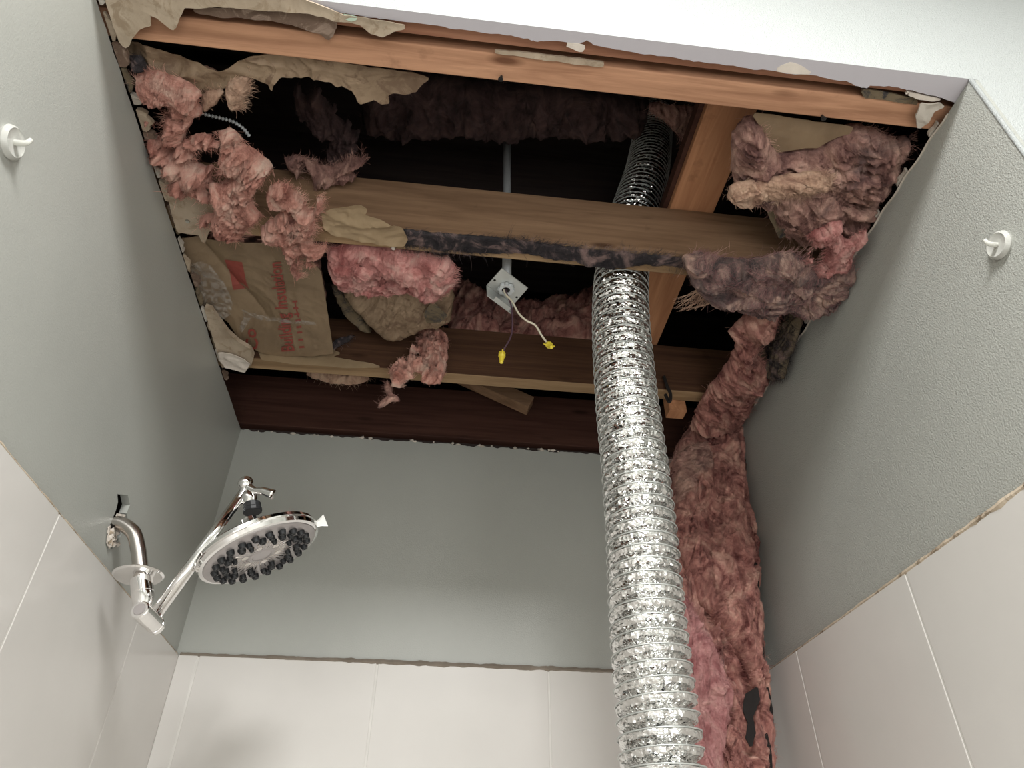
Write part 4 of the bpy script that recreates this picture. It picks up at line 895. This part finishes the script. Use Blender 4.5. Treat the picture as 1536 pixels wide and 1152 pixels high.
fluff('insulation_clump', [(1022, 386), (1044, 378), (1080, 386), (1120, 390), (1150, 384), (1185, 376), (1206, 388), (1225, 400), (1250, 396), (1276, 386), (1284, 400), (1274, 424), (1250, 442), (1226, 452), (1196, 460), (1172, 456), (1130, 458), (1090, 452), (1062, 442), (1042, 426), (1030, 406)], ('z', 0.985), 0.040, fibre('smoky_fibre', (0.06, 0.05, 0.05), (0.26, 0.17, 0.155), (0.76, 0.52, 0.42), (0.11, 0.095, 0.09), 0.56), r=0.03, seed=165, freq=24, stretch=(1.6, 0.45), ang=0.15, fibres=900, flen=0.03, label='smoky grey and tan fibre bundle wrapped round the right end of the middle joist', fm=M['dusty'])
V = []; F = []; rg = np.random.RandomState(8)
for i in range(60):           # combed-out strands trailing to the lower left of that bundle
    s0 = onz(rg.uniform(1050, 1110), rg.uniform(418, 440), 0.975); s1 = onz(rg.uniform(1005, 1060), rg.uniform(448, 470), 0.985)
    P = smooth_path([s0, (s0+s1)/2+rg.randn(3)*0.006, s1+rg.randn(3)*0.003], 4); v, f = tube_vf(P, np.linspace(0.0011, 0.0003, len(P)), 3, False, len(V)); V += v; F += f
tag(mk('insulation_wisps', V, F, M['tanfib'], smooth=True), 'combed-out wisps trailing left from the smoky fibre bundle above the dark gap', 'insulation', kind='stuff')
tri = [(1150, 480, 'z', 0.99), (1180, 470, 'z', 0.99), (1070, 640, 'y', 1.40)]
fluff('insulation_clump', [(1092, 496), (1104, 484), (1118, 470), (1150, 458), (1172, 462), (1160, 484), (1146, 500), (1136, 516), (1136, 534), (1150, 548), (1152, 566), (1136, 582), (1124, 606), (1112, 634), (1106, 650), (1080, 650), (1050, 640), (1034, 640), (1046, 610), (1062, 580), (1080, 560), (1094, 536), (1104, 514)], tri, 0.035, M['drape'], seed=166, freq=22, stretch=(1.3, 0.5), ang=-0.5, fibres=420, flen=0.02, label='pink strand of insulation draped from the right end of the joists down to the corner')
fluff('insulation_clump', [(1148, 500), (1150, 480), (1166, 470), (1196, 452), (1212, 450), (1204, 480), (1196, 510), (1184, 540), (1176, 568), (1160, 572), (1150, 556), (1142, 536), (1134, 520)], ('x', 0.712), 0.014, M['olive'], seed=167, freq=26, fibres=200, flen=0.015, fm=M['grey'], label='dirty olive kraft scrap pressed against the right wall top', cat='insulation')
# I. batt hanging down the corner
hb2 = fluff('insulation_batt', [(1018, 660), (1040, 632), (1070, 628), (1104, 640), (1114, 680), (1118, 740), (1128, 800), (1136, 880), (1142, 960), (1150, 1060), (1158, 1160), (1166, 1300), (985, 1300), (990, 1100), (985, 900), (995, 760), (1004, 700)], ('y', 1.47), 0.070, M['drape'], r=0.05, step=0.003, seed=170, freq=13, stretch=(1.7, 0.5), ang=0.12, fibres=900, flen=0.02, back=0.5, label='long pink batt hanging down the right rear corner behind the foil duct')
fluff('layer', [(1010, 770), (1024, 730), (1060, 700), (1095, 690), (1112, 740), (1122, 800), (1132, 870), (1138, 950), (1146, 1040), (1140, 1062), (1128, 1030), (1108, 992), (1090, 964), (1070, 930), (1046, 900), (1030, 860), (1014, 820)], ('y', 1.40), 0.030, M['drape'], parent=hb2, seed=171, freq=16, stretch=(1.9, 0.5), ang=-0.2, fibres=400, flen=0.018, part='outer_layer')
fluff('layer', [(1000, 880), (1030, 900), (1056, 950), (1080, 1000), (1098, 1050), (1090, 1100), (1085, 1160), (1080, 1300), (1000, 1300)], ('y', 1.39), 0.034, fibre('rosy_fibre', (0.42, 0.16, 0.16), (0.62, 0.30, 0.29), (0.76, 0.44, 0.40)), parent=hb2, seed=172, freq=14, stretch=(1.8, 0.45), ang=-0.1, fibres=240, flen=0.016, part='inner_layer')
fluff('layer', [(1012, 690), (1030, 672), (1060, 668), (1072, 700), (1066, 740), (1040, 762), (1014, 758)], ('y', 1.40), 0.03, M['mauve'], parent=hb2, seed=173, freq=20, fibres=140, flen=0.016, part='outer_layer')
sheet('kraft_facing', [(1118, 770), (1128, 790), (1136, 850), (1142, 930), (1150, 1020), (1158, 1060), (1160, 1090), (1156, 1110), (1160, 1200), (1150, 1200), (1144, 1090), (1138, 1000), (1132, 900), (1122, 820)], ('y', 1.43), M['dark'], hb2, 0.002, 0.004, 20, 0.001, seed=174)  # dark kraft edge, its black also painting the shadow gap beside the batt
sheet('kraft_facing', [(1118, 1040), (1136, 1030), (1140, 1050), (1130, 1075), (1134, 1100), (1126, 1124), (1118, 1108), (1122, 1085), (1114, 1064)], ('y', 1.385), M['dark'], hb2, 0.002, 0.004, 20, 0.001, seed=175)
sheet('kraft_facing', [(1104, 640), (1116, 650), (1124, 690), (1120, 720), (1126, 780), (1118, 800), (1108, 720), (1100, 670)], ('y', 1.45), M['olive'], hb2, 0.001, 0.004, 20, 0.001, seed=176)
